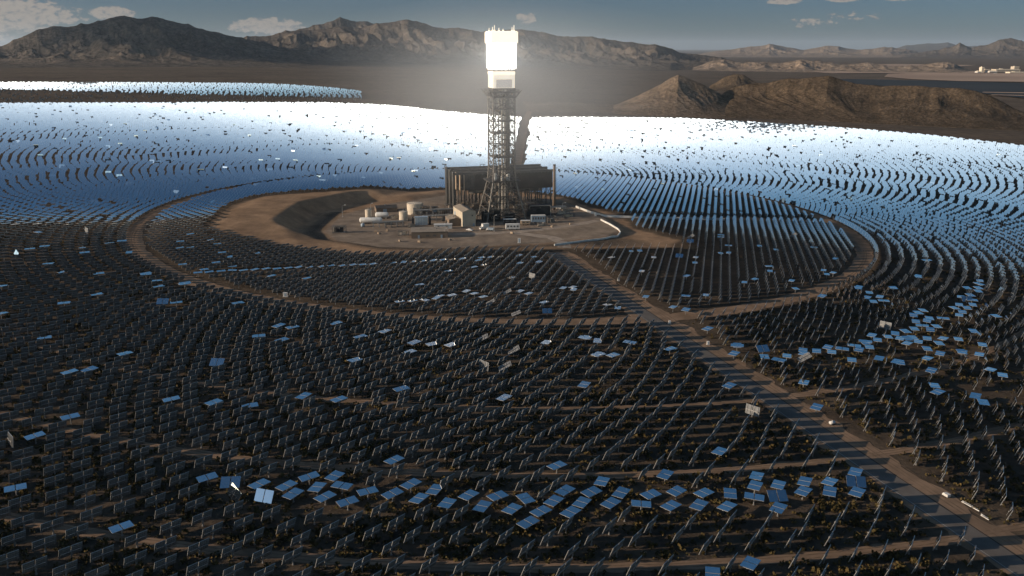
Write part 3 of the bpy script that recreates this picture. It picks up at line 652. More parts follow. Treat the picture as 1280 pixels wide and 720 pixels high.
fl = [i for i in idxs if state[i] == 1]; band = [i for i in fl if 428 < math.hypot(pos[i][0] - TX, pos[i][1] - TY) < 446]; oth = [i for i in fl if i not in band]
for k_, i in enumerate(sorted(band, key=lambda j: PU[j])): lab[i] = (f'flat sky-blue heliostat, {ordn(k_ + 1)} from left in the long flat band across the lower field', 'flat blue heliostats in the long band')
for k_, i in enumerate(sorted(oth, key=lambda j: PU[j])):
    lab[i] = (f'lone flat blue heliostat among dark upright ones, {ordn(k_ + 1)} such from the left outside the band', 'flat blue heliostats scattered among upright ones')
first = True
for i in idxs:
    rt = bpy.data.objects.new('heliostat', None); COL.objects.link(rt); rt.location = (pos[i][0], pos[i][1], pos[i][2] - PIV)
    l_, g_ = lab[i]; tag(rt, l_, 'heliostat', g_ or 'unusual heliostats near the camera')
    mtx = Matrix(((*[fr[c][i][0] for c in range(3)], 0), (*[fr[c][i][1] for c in range(3)], 0), (*[fr[c][i][2] for c in range(3)], PIV), (0, 0, 0, 1)))
    for pi, p in enumerate(protos):
        c = p if first else p.copy()
        if not first: COL.objects.link(c)
        c.parent = rt
        if pi < 3: c.matrix_basis = mtx
        if pi < 2 and not first:
            g = ribs_[pi].copy(); COL.objects.link(g); g.parent = c
    first = False

# desert shrubs between the rows: one mass
def shrubs():
    n = 26000; out = []
    y = RNG.uniform(150, 560, n * 2); x = RNG.uniform(-1, 1, n * 2) * (y * .66 + 25); w = RNG.random(n * 2) < (1.25 - y / 620)
    x, y = x[w], y[w]; p = np.stack([x, y], -1); rt = np.hypot(x - TX, y - TY); ok = road_ok(p) & (rt > 273)
    for t in TR: ok &= np.abs(rt - t) > 2.0
    ok &= fbm(x / 22, y / 22, 3) + RNG.normal(0, .25, len(x)) > -.12
    x, y = x[ok][:n], y[ok][:n]; m = len(x); s = RNG.uniform(.35, 1.0, m) ** 1.3 * 1.3 + .25; z = height(x, y)
    K = 9                                     # small leaf clumps per shrub: tilted quads on a half dome
    th = RNG.uniform(0, 2 * np.pi, (m, K)); el_ = RNG.uniform(.15, 1.4, (m, K)); rad = RNG.uniform(.45, 1, (m, K)) * s[:, None]
    cx = x[:, None] + rad * np.cos(th) * np.cos(el_); cy = y[:, None] + rad * np.sin(th) * np.cos(el_); cz = z[:, None] + rad * np.sin(el_) * .9
    C = np.stack([cx, cy, cz], -1).reshape(-1, 3); a = RNG.normal(0, 1, C.shape); a /= np.linalg.norm(a, axis=1)[:, None]; b = np.cross(a, RNG.normal(0, 1, C.shape)); b /= np.linalg.norm(b, axis=1)[:, None]
    sz = (np.repeat(s, K) * RNG.uniform(.22, .5, m * K))[:, None]
    V = np.stack([C - a * sz, C + b * sz * .8, C + a * sz, C - b * sz * .8], 1).reshape(-1, 3)
    return npmesh('desert_shrubs', V, np.arange(len(V)).reshape(-1, 4), None, ['shrub'], 'stuff')
o = shrubs(); o['label'] = 'low dry creosote shrubs covering the ground between mirror rows'; o['category'] = 'shrubs'

# ------------------------------------------------------------------ the solar tower
ROT = R(15.0); cr, sr = math.cos(ROT), math.sin(ROT)
def g(u, v): return at(u, v, 0)
def thing(name, label, cat, loc, rz=ROT, group=None):
    o = empty(name, (loc[0], loc[1], loc[2] if len(loc) > 2 else hz(loc[0], loc[1])), rz); tag(o, label, cat, group); return o
tw = thing('solar_tower', 'tall steel lattice tower carrying a glowing white receiver box', 'tower', (TX, TY, 0))
HB = 8.3; HL = [0, 9, 19, 30, 39.5, 48.5, 57.5, 66.5, 75.5, 84.5, 93, 99.5]
def half(z): return HB + (7.2 * max(0, (33 - z) / 33) if z < 33 else 0)
for sx, sy in ((-1, -1), (1, -1), (1, 1), (-1, 1)):
    m = MB(); 
    for a, b in zip(HL[:-1], HL[1:]): m.tube((sx * half(a), sy * half(a), a), (sx * half(b), sy * half(b), b), .62, 8)
    m.box((sx * half(0), sy * half(0), .4), (2.6, 2.6, .8)); m.build('leg', 'grey_steel', tw)
for k_, (a, b) in enumerate(zip(HL[:-1], HL[1:])):
    m = MB(); ha, hb = half(a), half(b); C4 = [(-1, -1), (1, -1), (1, 1), (-1, 1)]
    for q_ in range(4):
        (ax, ay), (bx, by) = C4[q_], C4[(q_ + 1) % 4]
        m.beam((ax * hb, ay * hb, b), (bx * hb, by * hb, b), .62)
        mid = ((ax + bx) / 2 * hb, (ay + by) / 2 * hb, b)
        if k_ < 3:
            m.beam((ax * ha, ay * ha, a), mid, .42); m.beam((bx * ha, by * ha, a), mid, .42)
            qa = (ax * (ha + hb) / 2, ay * (ha + hb) / 2, (a + b) / 2); qb = (bx * (ha + hb) / 2, by * (ha + hb) / 2, (a + b) / 2); m.beam(qa, qb, .3)
        else:
            m.beam((ax * ha, ay * ha, a), (bx * hb, by * hb, b), .36); m.beam((bx * ha, by * ha, a), (ax * hb, ay * hb, b), .36)
            zm = (a + b) / 2; m.beam((ax * ha, ay * ha, zm), (bx * ha, by * ha, zm), .28)
            for t_ in (.33, .67): m.beam((ax * ha * (1 - t_) + bx * ha * t_, ay * ha * (1 - t_) + by * ha * t_, a), (ax * ha * (1 - t_) + bx * ha * t_, ay * ha * (1 - t_) + by * ha * t_, b), .22)
    m.build('brace_frame', 'dark_steel', tw)
for k_, z in enumerate(HL[3:-1]):
    m = MB(); m.box((0, 0, z + .1), (HB * 1.9, HB * 1.9, .22)) if k_ % 2 == 0 else m.box((2.5, 1, z + .1), (HB * 1.1, HB * 1.3, .22))
    for sx in (-1, 1): m.box((sx * HB * .97, 0, z + 1.3), (.08, HB * 1.9, .1)); m.box((0, sx * HB * .97, z + 1.3), (HB * 1.9, .08, .1))
    m.build('walkway', 'dark_steel', tw)
m = MB()
for i in range(26):                          # stair tower zigzag
    z = 2 + i * 3.75; y0, y1 = (-5.5, -1.5) if i % 2 else (-1.5, -5.5)
    m.box((-5.6, (y0 + y1) / 2, z + 1.87), (1.4, .3, .3)); m.beam((-5.6, y0, z), (-5.6, y1, z + 3.75), .5); m.box((-5.6, y1, z + 3.75), (2.4, 1.4, .16))
m.build('stairway', 'grey_steel', tw)
m = MB(); m.box((4.8, 4.6, 49), (3.2, 3.2, 97)); m.build('lift_shaft', 'dark_steel', tw)
for x, y, r_p, mt in ((0.5, 0, .75, 'pale_pipe'), (2.4, -1.8, .5, 'pale_pipe'), (-1.8, 1.6, .55, 'grey_steel'), (3.4, -4.2, .4, 'grey_steel'), (-3.2, -3.6, .42, 'pale_pipe'), (1.2, 3.6, .6, 'grey_steel')):
    m = MB(); m.tube((x, y, 1), (x, y, 99), r_p, 8)
    for i in range(7): z = 8 + i * 13 + (x * 3) % 5; m.box((x, y, z), (2.0, 2.0, .5)); m.tube((x, y, z + 3), (x + 2, y + .7, z + 3), r_p * .7, 6)
    m.build('riser_pipe', mt, tw)
rng = random.Random(3)                       # equipment inside the lower and upper bays
for i in range(48):
    z = rng.choice([rng.uniform(1, 30), rng.uniform(1, 30), rng.uniform(76, 99)]); lim = half(z) * .85
    m = MB(); m.box((rng.uniform(-lim, lim), rng.uniform(-lim, lim), z), (rng.uniform(.6, 3), rng.uniform(.6, 3), rng.uniform(.4, 2.6))); m.build('equipment_box', rng.choice(['grey_steel', 'dark_steel', 'condenser_tan']), tw)
for i in range(44):
    z = rng.uniform(1, 34); lim = half(z) * .9; x, y = rng.uniform(-lim, lim), rng.uniform(-lim, lim); d = rng.choice([(6, 0, 0), (0, 6, 0), (0, 0, 8)])
    m = MB(); m.tube((x, y, z), (x + d[0], y + d[1], z + d[2]), rng.uniform(.15, .4), 6); m.build('pipe', 'grey_steel', tw)
m = MB(); m.box((0, 0, 30.4), (25, 21, .5)); m.box((0, -10.4, 31.6), (25, .15, .15)); m.box((0, -10.4, 32.3), (25, .15, .15))
for i in range(13): m.box((-12 + i * 2, -10.4, 31.4), (.15, .15, 1.9))
m.build('deck', 'dark_steel', tw)
for x, y, r_t, h_t in ((-6.5, -5, 1.7, 5.2), (3.4, -6.4, 1.5, 4.6), (-1.5, -7, 1.0, 3.4)):
    m = MB(); m.lathe((x, y, 30.7), [(r_t, 0), (r_t, h_t), (r_t * .5, h_t + .6)], 14); m.build('vessel', 'white_paint', tw)
m = MB()                                     # flared gallery under the receiver
m.box((0, 0, 97.0), (22.5, 22.5, .5)); m.box((0, 0, 93.4), (18.5, 18.5, .3))
for sx, sy in ((-1, -1), (1, -1), (1, 1), (-1, 1)):
    m.beam((sx * HB, sy * HB, 92), (sx * 12.6, sy * 12.6, 98.6), .45)
for sx in (-1, 1):
    for z in (97.9, 98.8): m.box((sx * 11.2, 0, z), (.14, 22.4, .14)); m.box((0, sx * 11.2, z), (22.4, .14, .14))
    for i in range(9): m.box((-10.6 + i * 2.65, sx * 11.2, 97.9), (.16, .16, 2)); m.box((sx * 11.2, -10.6 + i * 2.65, 97.9), (.16, .16, 2)); m.beam((sx * 11.2, -10.6 + i * 2.65, 97), (sx * HB, -8 + i * 2, 92.8), .2); m.beam((-10.6 + i * 2.65, sx * 11.2, 97), (-8 + i * 2, sx * HB, 92.8), .2)
m.build('gallery', 'dark_steel', tw)
A_ = 9.15                                    # half side of the receiver box
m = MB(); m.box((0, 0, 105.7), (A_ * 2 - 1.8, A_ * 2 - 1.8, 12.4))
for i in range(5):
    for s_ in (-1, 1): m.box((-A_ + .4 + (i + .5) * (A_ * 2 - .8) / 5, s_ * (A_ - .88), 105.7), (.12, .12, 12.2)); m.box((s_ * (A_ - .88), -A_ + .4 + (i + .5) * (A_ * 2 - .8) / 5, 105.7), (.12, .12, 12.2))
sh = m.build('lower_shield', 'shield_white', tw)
m = MB(); m.box((0, 0, 110.6), (A_ * 2 - 1.4, A_ * 2 - 1.4, 1.8)); m.build('spill_lit_band', 'spill_lit_panel', tw)  # band below the receiver, emitting in place of spilled mirror light
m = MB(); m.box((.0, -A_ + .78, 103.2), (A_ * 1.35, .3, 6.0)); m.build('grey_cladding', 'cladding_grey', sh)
rc = empty('receiver', (0, 0, 0)); rc.parent = tw
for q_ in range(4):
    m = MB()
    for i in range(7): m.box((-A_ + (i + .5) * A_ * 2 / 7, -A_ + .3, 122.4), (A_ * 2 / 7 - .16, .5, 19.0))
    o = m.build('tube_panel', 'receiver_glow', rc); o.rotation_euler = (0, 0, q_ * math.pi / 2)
m = MB(); m.box((0, 0, 122.4), (A_ * 2 - 1, A_ * 2 - 1, 20)); m.build('boiler_core', 'soot', rc)
m = MB()
for s_ in (-1, 1):
    for i in range(14):
        u_ = -A_ + .6 + i * (A_ * 2 - 1.2) / 13; hgt = random.uniform(.3, 1.4) * (1.5 if i > 8 or i == 1 else .8)
        m.box((u_, s_ * (A_ + .12), 112.6 + hgt / 2), (random.uniform(.5, 1.1), .25, hgt)); m.box((s_ * (A_ + .12), u_, 112.6 + hgt / 2), (.25, random.uniform(.5, 1.1), hgt))
m.build('burner_skirt', 'soot', rc)
m = MB(); m.box((0, 0, 136.1), (A_ * 2 + 1.9, A_ * 2 + 1.9, 8.0)); m.box((0, 0, 140.3), (A_ * 2 + .6, A_ * 2 + .6, .4)); hd = m.build('upper_shield', 'spill_lit_panel', tw)  # the hood emits weakly to look lit by mirror spillage
m = MB()
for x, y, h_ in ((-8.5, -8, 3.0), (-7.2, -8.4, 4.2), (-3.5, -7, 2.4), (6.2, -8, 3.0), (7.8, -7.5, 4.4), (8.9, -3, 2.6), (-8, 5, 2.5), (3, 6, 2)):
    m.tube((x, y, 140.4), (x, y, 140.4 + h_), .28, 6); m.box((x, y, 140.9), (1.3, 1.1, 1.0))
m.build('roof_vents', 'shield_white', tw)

# ------------------------------------------------------------------ air-cooled condenser behind the tower
ac = thing('air_cooled_condenser', 'huge dark boxy air-cooled condenser on stilts behind the tower', 'condenser', (*g(568.5, 264.6), 0))
LX, LY = 84.0, 44.0
for k_ in range(3):
    y0 = k_ * 14.6; x0 = 0.0
    m = MB(); top = 31.5 + k_ * .4; m.box((LX / 2 + x0 + 1, y0 + 1.2, top - .9), (LX - 3 * k_, 1.4, 1.8))
    for i in range(28): m.box((3 + i * 2.95, y0 + .45, top - 1.9), (.5, .5, 1.0))
    m.build('header_beam', 'condenser_grey', ac)
    m = MB(); m.box((x0, y0 + 3.4, top / 2), (1.6, 6.6, top)); m.box((x0, y0 + 3.4, .4), (3.2, 8, .8))
    for i in range(3): m.box((x0 - .9, y0 + .9 + i * 2.4, top / 2), (.25, .25, top - .4))
    m.build('end_pier', 'condenser_grey', ac)
m = MB(); m.box((LX / 2 + 8.5, 2.6, 23.0), (LX - 17, 1.0, 13.6))
for i in range(12): m.box((14 + i * 6.2, 2.0, 23.0), (.18, .18, 13.4))
m.box((LX - .5, LY / 2 + 1, 23.0), (.8, LY - 4, 13.6)); m.build('wind_wall', 'condenser_brown', ac)
m = MB(); m.box((LX / 2 + 1, LY - .5, 20.5), (LX - 4, .8, 20.0)); m.box((LX / 2 + 6, LY / 2 + 6, 28.6), (LX - 14, LY - 18, .8)); m.build('rear_wall', 'condenser_brown', ac)
for i, xx in enumerate((8.9, 6.3, 3.9, 2.0)):
    m = MB(); m.box((xx, 3.6 + i * 4.6, 23.2), (.5, 3.4, 14.2)); m.build('side_fin', 'condenser_tan', ac)
m = MB(); m.box((LX / 2 + 4, LY / 2 + 3, 16.2), (LX - 12, LY - 8, .8))
for k_ in range(3):
    for s_ in (-1, 1): m.add([(9, 5 + k_ * 14 + 5 + s_ * 5.5, 17), (LX - 4, 5 + k_ * 14 + 5 + s_ * 5.5, 17), (LX - 4, 10 + k_ * 14, 28), (9, 10 + k_ * 14, 28)], [(0, 1, 2, 3)])
m.build('fan_deck', 'dark_steel', ac)
for i in range(9):
    for j in range(4):
        x, y = 9 + i * 9.2, 3.2 + j * 12.6; m = MB(); m.tube((x, y, 0), (x, y, 16), .5, 8); m.box((x, y, .3), (1.8, 1.8, .6)); 
        if j < 3: m.beam((x, y, 8), (x, y + 12.6, 16), .3)
        if i < 8 and j in (0, 3): m.beam((x, y, 1), (x + 9.2, y, 16), .3)
        m.build('column', 'dark_steel', ac)
m = MB(); m.tube((14, 8, 14.4), (LX - 8, 8, 14.4), 1.5, 12); m.tube((30, -10, 8), (30, 8, 14), 1.6, 12); m.tube((30, -10, 1), (30, -10, 8), 1.6, 12); m.build('steam_duct', 'grey_steel', ac, True)
m = MB()
for x, y in ((24, 10), (27, 10)): m.beam((x, y, 32), (x, y, 36.5), .35)
m.beam((24, 10, 36.5), (28.5, 10, 36.5), .35); m.box((15, 10, 33), (.9, .9, 3.4)); m.build('davit_frame', 'dark_steel', ac)

strip('yard_road', [g(498, 292.5), g(560, 293), g(620, 291.5), g(680, 286.5), g(728, 279.5), g(747, 275.5)], 3.6, 3.6, 'yard_gravel', .05, 3, .5)
strip('yard_exit_road', [g(640, 290.5), g(690, 297), g(704, 303), g(706, 309)], 4.5, 4.5, 'yard_gravel', .056, 3, .6)
p = g(692.3, 262.5); st = thing('exhaust_stack', 'slim tan exhaust stack at the right end of the condenser', 'stack', (*p, 0))
m = MB(); m.tube((0, 0, 0), (0, 0, 36.5), 1.25, 14, 0, 1.0); m.build('flue', 'building_brown', st, True)
m = MB(); m.tube((0, 0, 36.4), (0, 0, 37.6), 1.15, 14); m.build('flue_tip', 'dark_steel', st)
m = MB()
for z in (12, 24): m.lathe((0, 0, z), [(1.9, 0), (1.9, .15)], 12)
m.beam((1.5, 0, 1), (1.5, 0, 35), .2); m.box((-1.8, 0, 16), (1.6, .8, 1.2)); m.build('ladder', 'dark_steel', st)

# ------------------------------------------------------------------ buildings of the yard
def gable(m, x0, x1, y0, y1, h, rise, along='x', mw=0, mr=1):
    m.add([(x0, y0, 0), (x1, y0, 0), (x1, y1, 0), (x0, y1, 0), (x0, y0, h), (x1, y0, h), (x1, y1, h), (x0, y1, h)], [(0, 1, 5, 4), (1, 2, 6, 5), (2, 3, 7, 6), (3, 0, 4, 7)], mw)
    o_ = .35
    if along == 'y':
        xm = (x0 + x1) / 2; m.add([(x0, y0, h), (x1, y0, h), (xm, y0, h + rise), (x0, y1, h), (x1, y1, h), (xm, y1, h + rise)], [(0, 1, 2), (4, 3, 5)], mw)
        m.add([(x0 - o_, y0 - o_, h - .05), (xm, y0 - o_, h + rise + .05), (xm, y1 + o_, h + rise + .05), (x0 - o_, y1 + o_, h - .05), (x1 + o_, y0 - o_, h - .05), (x1 + o_, y1 + o_, h - .05)], [(0, 1, 2, 3), (1, 4, 5, 2)], mr)
    else:
        ym = (y0 + y1) / 2; m.add([(x0, y0, h), (x0, y1, h), (x0, ym, h + rise), (x1, y0, h), (x1, y1, h), (x1, ym, h + rise)], [(1, 0, 2), (3, 4, 5)], mw)
        m.add([(x0 - o_, y0 - o_, h - .05), (x1 + o_, y0 - o_, h - .05), (x1 + o_, ym, h + rise + .05), (x0 - o_, ym, h + rise + .05), (x0 - o_, y1 + o_, h - .05), (x1 + o_, y1 + o_, h - .05)], [(0, 1, 2, 3), (3, 2, 5, 4)], mr)
def building(name, label, cat, loc, w, d, h, rise=.8, along='x', wall='building_tan', roof='roof_tan', doors=(), vents=0, rz=ROT, base='tank_tan'):
    """a building whose front left ground corner stands at loc"""
    t = thing(name, label, cat, (*loc, 0), rz)
    m = MB(); gable(m, 0, w, 0, d, h, rise, along, 0, 0); m.f = [f for f, k2 in zip(m.f, range(len(m.f)))]
    me = MB(); gable(me, 0, w, 0, d, h, rise, along, 0, 1)
    walls = MB(); walls.v = me.v; walls.f = [f for f, a in zip(me.f, me.m) if a == 0]; walls.m = [0] * len(walls.f); walls.build('wall', wall, t)
    rf = MB(); rf.v = me.v; rf.f = [f for f, a in zip(me.f, me.m) if a == 1]; rf.m = [0] * len(rf.f); ro = rf.build('roof', roof, t)
    for i in range(vents): v_ = MB(); v_.box((w * (i + .6) / (vents + .3), d * .45, h + rise * .9 + .3), (.9, .9, .9)); v_.build('vent', 'pale_pipe', ro)
    for kind, face, a, z0, dw, dh in doors:
        q_ = MB()
        if face == 'front': q_.box((a, -.06, z0 + dh / 2), (dw, .12, dh))
        elif face == 'left': q_.box((-.06, a, z0 + dh / 2), (.12, dw, dh))
        q_.build(kind, 'window_band' if kind == 'window' else 'blue_grey', t)
    return t
p = g(578.3, 283.6)
building('boiler_house', 'tall tan gabled boiler house standing left of the tower legs', 'building', (p[0] , p[1]), 10.2, 26, 11.2, 1.6, 'y', 'building_tan', 'roof_tan',
         [('door', 'left', 21, 3.5, 3.0, 4.5), ('door', 'front', 8.6, 0, 1.2, 2.3), ('window', 'front', 7.6, 7.6, 1.0, 1.1), ('door', 'left', 4, 0, 1.3, 2.4)], 0, R(19))
p = g(561.5, 283.0)
building('annex_building', 'low brown annex leaning against the boiler house', 'building', p, 10.5, 15, 5.2, .9, 'y', 'building_brown', 'roof_tan', [('door', 'left', 5, 0, 1.4, 2.3)], 1)
p = g(514.5, 298.2)
building('control_building', 'long low dark brown building with tan roof in front', 'building', p, 25.5, 17, 4.6, .5, 'x', 'building_brown', 'roof_tan', [('door', 'front', 5, 0, 1.3, 2.3), ('window', 'front', 11, 1.3, 2.2, 1.1), ('window', 'front', 16, 1.3, 2.2, 1.1), ('door', 'front', 21, 0, 1.3, 2.3)], 2, R(6))
p = g(543.0, 286.5)
building('portable_office', 'long light blue portable office behind the low dark building', 'building', p, 13.0, 4.2, 3.4, .15, 'x', 'white_paint', 'white_paint', [('window', 'front', 3, 1.4, 1.4, .9), ('window', 'front', 9, 1.4, 1.4, .9), ('door', 'front', 6, 0, 1.0, 2.1)], 0, R(6))
p = g(470.5, 266)
building('pump_shed', 'low dark-roofed shed between two tan tanks', 'building', p, 17, 13, 3.6, 1.4, 'x', 'building_brown', 'dark_steel', [('door', 'front', 7, 0, 3, 2.8)], 1)
p = g(516, 281.8)
for (du, w, h_, mt) in ((0, 3.2, 4.2, 'dark_steel'),): pass
t = thing('transformer_house', 'white ribbed electrical block with cooling fins, left of the annex', 'electrical block', (*p, 0), R(8))
m = MB(); m.box((6.5, 2.6, 2.9), (9.6, 5.0, 5.8)); b_ = m.build('cabinet', 'white_paint', t)
m = MB()
for i in range(5): m.box((2.6 + i * 1.95, -.04, 2.9), (.16, .2, 5.4))
m.box((6.5, 2.6, 5.95), (10, 5.4, .3)); m.build('ribbing', 'blue_grey', b_)
for x in (.2, 12.9): m = MB(); m.box((x, 2, 2.6), (1.6, 3.6, 5.2)); m.lathe((x, 2, 5.2), [(.6, 0), (.6, 1.2)], 10); m.build('cooler', 'black_metal', t)

def tank(label, u, v, r_, h, mat='tank_tan', stairs=False, roof=.5):
    x, y = g(u, v); t = thing('storage_tank', label, 'tank', (x, y, 0))
    m = MB(); m.lathe((0, 0, 0), [(r_, 0), (r_, h), (r_ * .55, h + roof * .7), (.2, h + roof)], 28); m.build('shell', mat, t)
    m = MB()
    for i in range(20): a = i * math.pi / 10; m.box((r_ * math.cos(a), r_ * math.sin(a), h + .55), (.09, .09, 1.1))
    m.lathe((0, 0, h + 1.05), [(r_, 0), (r_ + .05, .1)], 24) if False else None
    m.build('railing', 'galvanised', t)
    m = MB(); m.tube((0, 0, h + roof), (0, 0, h + roof + .9), .3, 8); m.tube((r_ * .6, 0, h + .2), (r_ * .6, 0, h + 1.4), .22, 8); m.build('vent', 'pale_pipe', t)
    if stairs:
        m = MB()
        for i in range(26): a = -2.2 + i * .085; m.box(((r_ + .5) * math.cos(a), (r_ + .5) * math.sin(a), h * i / 26 + .2), (1.2, .8, .15), 0, a)
        m.build('stairs', 'pale_pipe', t); m = MB(); m.box((-1, -r_ - 1.4, h * .45), (3.2, 2.2, h * .55)); m.box((.6, -r_ - 1.0, h * .3), (1.4, 1.4, h * .6)); m.build('pump_skid', 'pale_pipe', t)
tank('small tan cylindrical tank beside the long white vessel', 460.8, 272, 2.6, 6.4)
tank('tan cylindrical tank in the middle, left of the white electrical block', 504.5, 275.5, 3.4, 7.0)
tank('largest tan tank with railings and outside stairs, farthest back', 518.5, 267, 6.2, 8.6, 'tank_tan', True)
def vessel(label, u, v, ln, r_, rz=R(2), up=.6):
    x, y = g(u, v); t = thing('pressure_vessel', label, 'vessel', (x, y, 0), rz)
    m = MB(); n = 16; pr = [(.1, 0), (r_ * .6, .25), (r_ * .9, .7), (r_, 1.3), (r_, ln - 1.3), (r_ * .9, ln - .7), (r_ * .6, ln - .25), (.1, ln)]
    V_ = []
    for rr_, xx in pr:
        for i in range(n): a = 2 * math.pi * i / n; V_.append((xx, rr_ * math.cos(a), up + r_ + rr_ * math.sin(a)))
    m.add(V_, [(k_ * n + i, k_ * n + (i + 1) % n, (k_ + 1) * n + (i + 1) % n, (k_ + 1) * n + i) for k_ in range(len(pr) - 1) for i in range(n)]); m.build('shell', 'white_paint', t, True)
    for xx in (ln * .2, ln * .8): m = MB(); m.box((xx, 0, (up + .4) / 2), (.7, r_ * 1.7, up + .5)); m.build('saddle', 'concrete', t)
vessel('long white horizontal vessel at the left of the yard', 449.5, 279.5, 17.5, 2.1)
vessel('short fat white vessel behind the long one', 469.2, 273.0, 10.6, 2.2)
x, y = g(453.5, 283.4); t = thing('water_tank', 'little round blue tank in front of the long vessel', 'tank', (x, y, 0)); m = MB(); m.lathe((0, 0, 0), [(1.0, 0), (1.45, .5), (1.45, 1.9), (.9, 2.6), (.2, 2.8)], 14); m.build('shell', 'blue_grey', t, True); m = MB(); m.tube((0, 0, 2.8), (0, 0, 3.1), .35, 8); m.build('lid', 'white_paint', t)

def rack(label, u0, v0, ln, h, d=3.0, n=6, rz=ROT, pipes=4):
    x, y = g(u0, v0); t = thing('pipe_rack', label, 'pipe rack', (x, y, 0), rz); m = MB()
    for i in range(n):
        xx = ln * i / (n - 1)
        for yy in (0, d): m.beam((xx, yy, 0), (xx, yy, h), .3)
        m.beam((xx, 0, h), (xx, d, h), .3); m.beam((xx, 0, h * .6), (xx, d, h * .6), .25)
    for yy in (0, d): m.beam((0, yy, h), (ln, yy, h), .3)
    m.build('rack_frame', 'galvanised', t)
    for i in range(pipes): m = MB(); m.tube((-1, .3 + i * (d - .6) / max(1, pipes - 1), h + .3), (ln + 1, .3 + i * (d - .6) / max(1, pipes - 1), h + .3), .22, 6); m.build('pipe', 'pale_pipe', t)
rack('low open pipe rack in front of the long white vessel', 467, 285.5, 22, 4.0, 4, 6)
rack('pipe rack carrying pale pipes behind the white electrical block', 519, 271.5, 34, 5.0, 4, 8)
rack('pipe rack under the condenser, right of the tower legs', 668, 270, 26, 6.0, 5, 6)
rack('pipe rack between the tanks and the annex', 530, 277.5, 20, 4.2, 4, 5)

def skid(label, u, v, w, d, h, mat, seed, rz=ROT, trim='grey_steel'):
    """open equipment skid: frame, blocks and pipes"""
    rg = random.Random(seed); x, y = g(u, v); t = thing('equipment_skid', label, 'equipment', (x, y, 0), rz)
    m = MB(); m.box((w / 2, d / 2, .25), (w, d, .5))
    for sx in (0, 1):
        for sy in (0, 1): m.beam((sx * w, sy * d, 0), (sx * w, sy * d, h), .25)
    for sy in (0, 1): m.beam((0, sy * d, h), (w, sy * d, h), .25)
    for sx in (0, 1): m.beam((sx * w, 0, h), (sx * w, d, h), .25)
    m.build('skid_frame', trim, t)
    m = MB()
    for i in range(7): bw, bd, bh = rg.uniform(.12, .3) * w, rg.uniform(.2, .5) * d, rg.uniform(.3, .85) * h; m.box((rg.uniform(bw, w - bw), rg.uniform(bd, d - bd), .5 + bh / 2), (bw, bd, bh))
    m.build('machine_block', mat, t)
    for i in range(6): m = MB(); yy = rg.uniform(.1, .9) * d; zz = rg.uniform(.5, 1) * h; xa = rg.uniform(0, .4) * w; m.tube((xa, yy, zz), (rg.uniform(.6, 1) * w, yy, zz), rg.uniform(.1, .3), 6); m.tube((xa, yy, .4), (xa, yy, zz + .1), .15, 6); m.build('pipe', 'pale_pipe' if i % 2 else 'grey_steel', t)
skid('dark equipment skid standing alone at the left end of the yard', 415.5, 291.5, 9.5, 4.5, 4.6, 'black_metal', 1, R(4))
skid('pale pump skid behind the tan tank', 540.5, 266, 5, 4, 4.5, 'blue_grey', 2)
skid('cluttered tan skid in front of the condenser opening', 572, 262, 16, 8, 6, 'condenser_tan', 3)
skid('pump skid at the left end of the low dark building', 497.5, 294.5, 7.5, 4, 3.2, 'tank_tan', 4, R(4))
skid('dark turbine skid between the boiler house and tower legs', 597, 278, 22, 9, 9.5, 'black_metal', 5, ROT, 'dark_steel')
skid('dark pump skid right of the tower legs', 655, 272, 14, 8, 7, 'black_metal', 6, ROT, 'dark_steel')
skid('row of small tan valves beside the exhaust stack', 695, 269, 14, 4, 2.4, 'tank_tan', 7)
skid('second tan valve skid nearer the white wall', 699, 264.5, 12, 4, 2.2, 'building_tan', 8)
skid('grey compressor skid near the trailer row', 684.5, 279, 7, 5, 4.5, 'grey_steel', 9)
skid('dark filter skid behind the white trailers', 606, 272.5, 14, 6, 6.5, 'black_metal', 12, ROT, 'dark_steel')
skid('brown valve skid under the condenser deck', 610, 263, 18, 6, 5, 'condenser_tan', 13)
skid('low pale meter skid left of the white electrical block', 510.5, 284.5, 5, 3, 2.4, 'pale_pipe', 14, R(4))
for k_, (u_, v_, w_, d_, h_, mt_) in enumerate([(489, 274.5, 6, 3, 3.2, 'tank_tan'), (527, 265.5, 7, 4, 4.6, 'condenser_tan'), (548, 270.5, 9, 5, 5.0, 'building_brown'), (553, 276.5, 6, 3, 3.6, 'blue_grey'), (585, 267, 12, 6, 8, 'building_brown'),
                                                (641, 267.5, 12, 6, 7, 'dark_steel'), (628, 276.5, 12, 5, 6, 'black_metal'), (673, 283, 6, 3, 2.2, 'tank_tan'), (706, 272, 8, 4, 2.6, 'building_tan'), (481, 281.5, 6, 3, 2.2, 'pale_pipe'),
                                                (557, 264, 10, 5, 5, 'condenser_tan'), (650, 262.5, 14, 5, 6, 'building_brown')]):
    skid(['small tan pump skid behind the long white vessel', 'tan pump skid just right of the largest tank', 'brown exchanger skid left of the boiler house', 'blue-grey box skid at the foot of the boiler house wall', 'tall brown skid in front of the condenser, behind the boiler house',
          'dark skid behind the right tower legs', 'black machinery skid between tower legs and trailers', 'low tan skid right of the tan trailer', 'tan valve skid at the right end of the yard', 'low pale skid in front of the pipe rack', 'tan skid beside the condenser piers',
          'brown skid under the middle of the condenser'][k_], u_, v_, w_, d_, h_, mt_, 30 + k_)
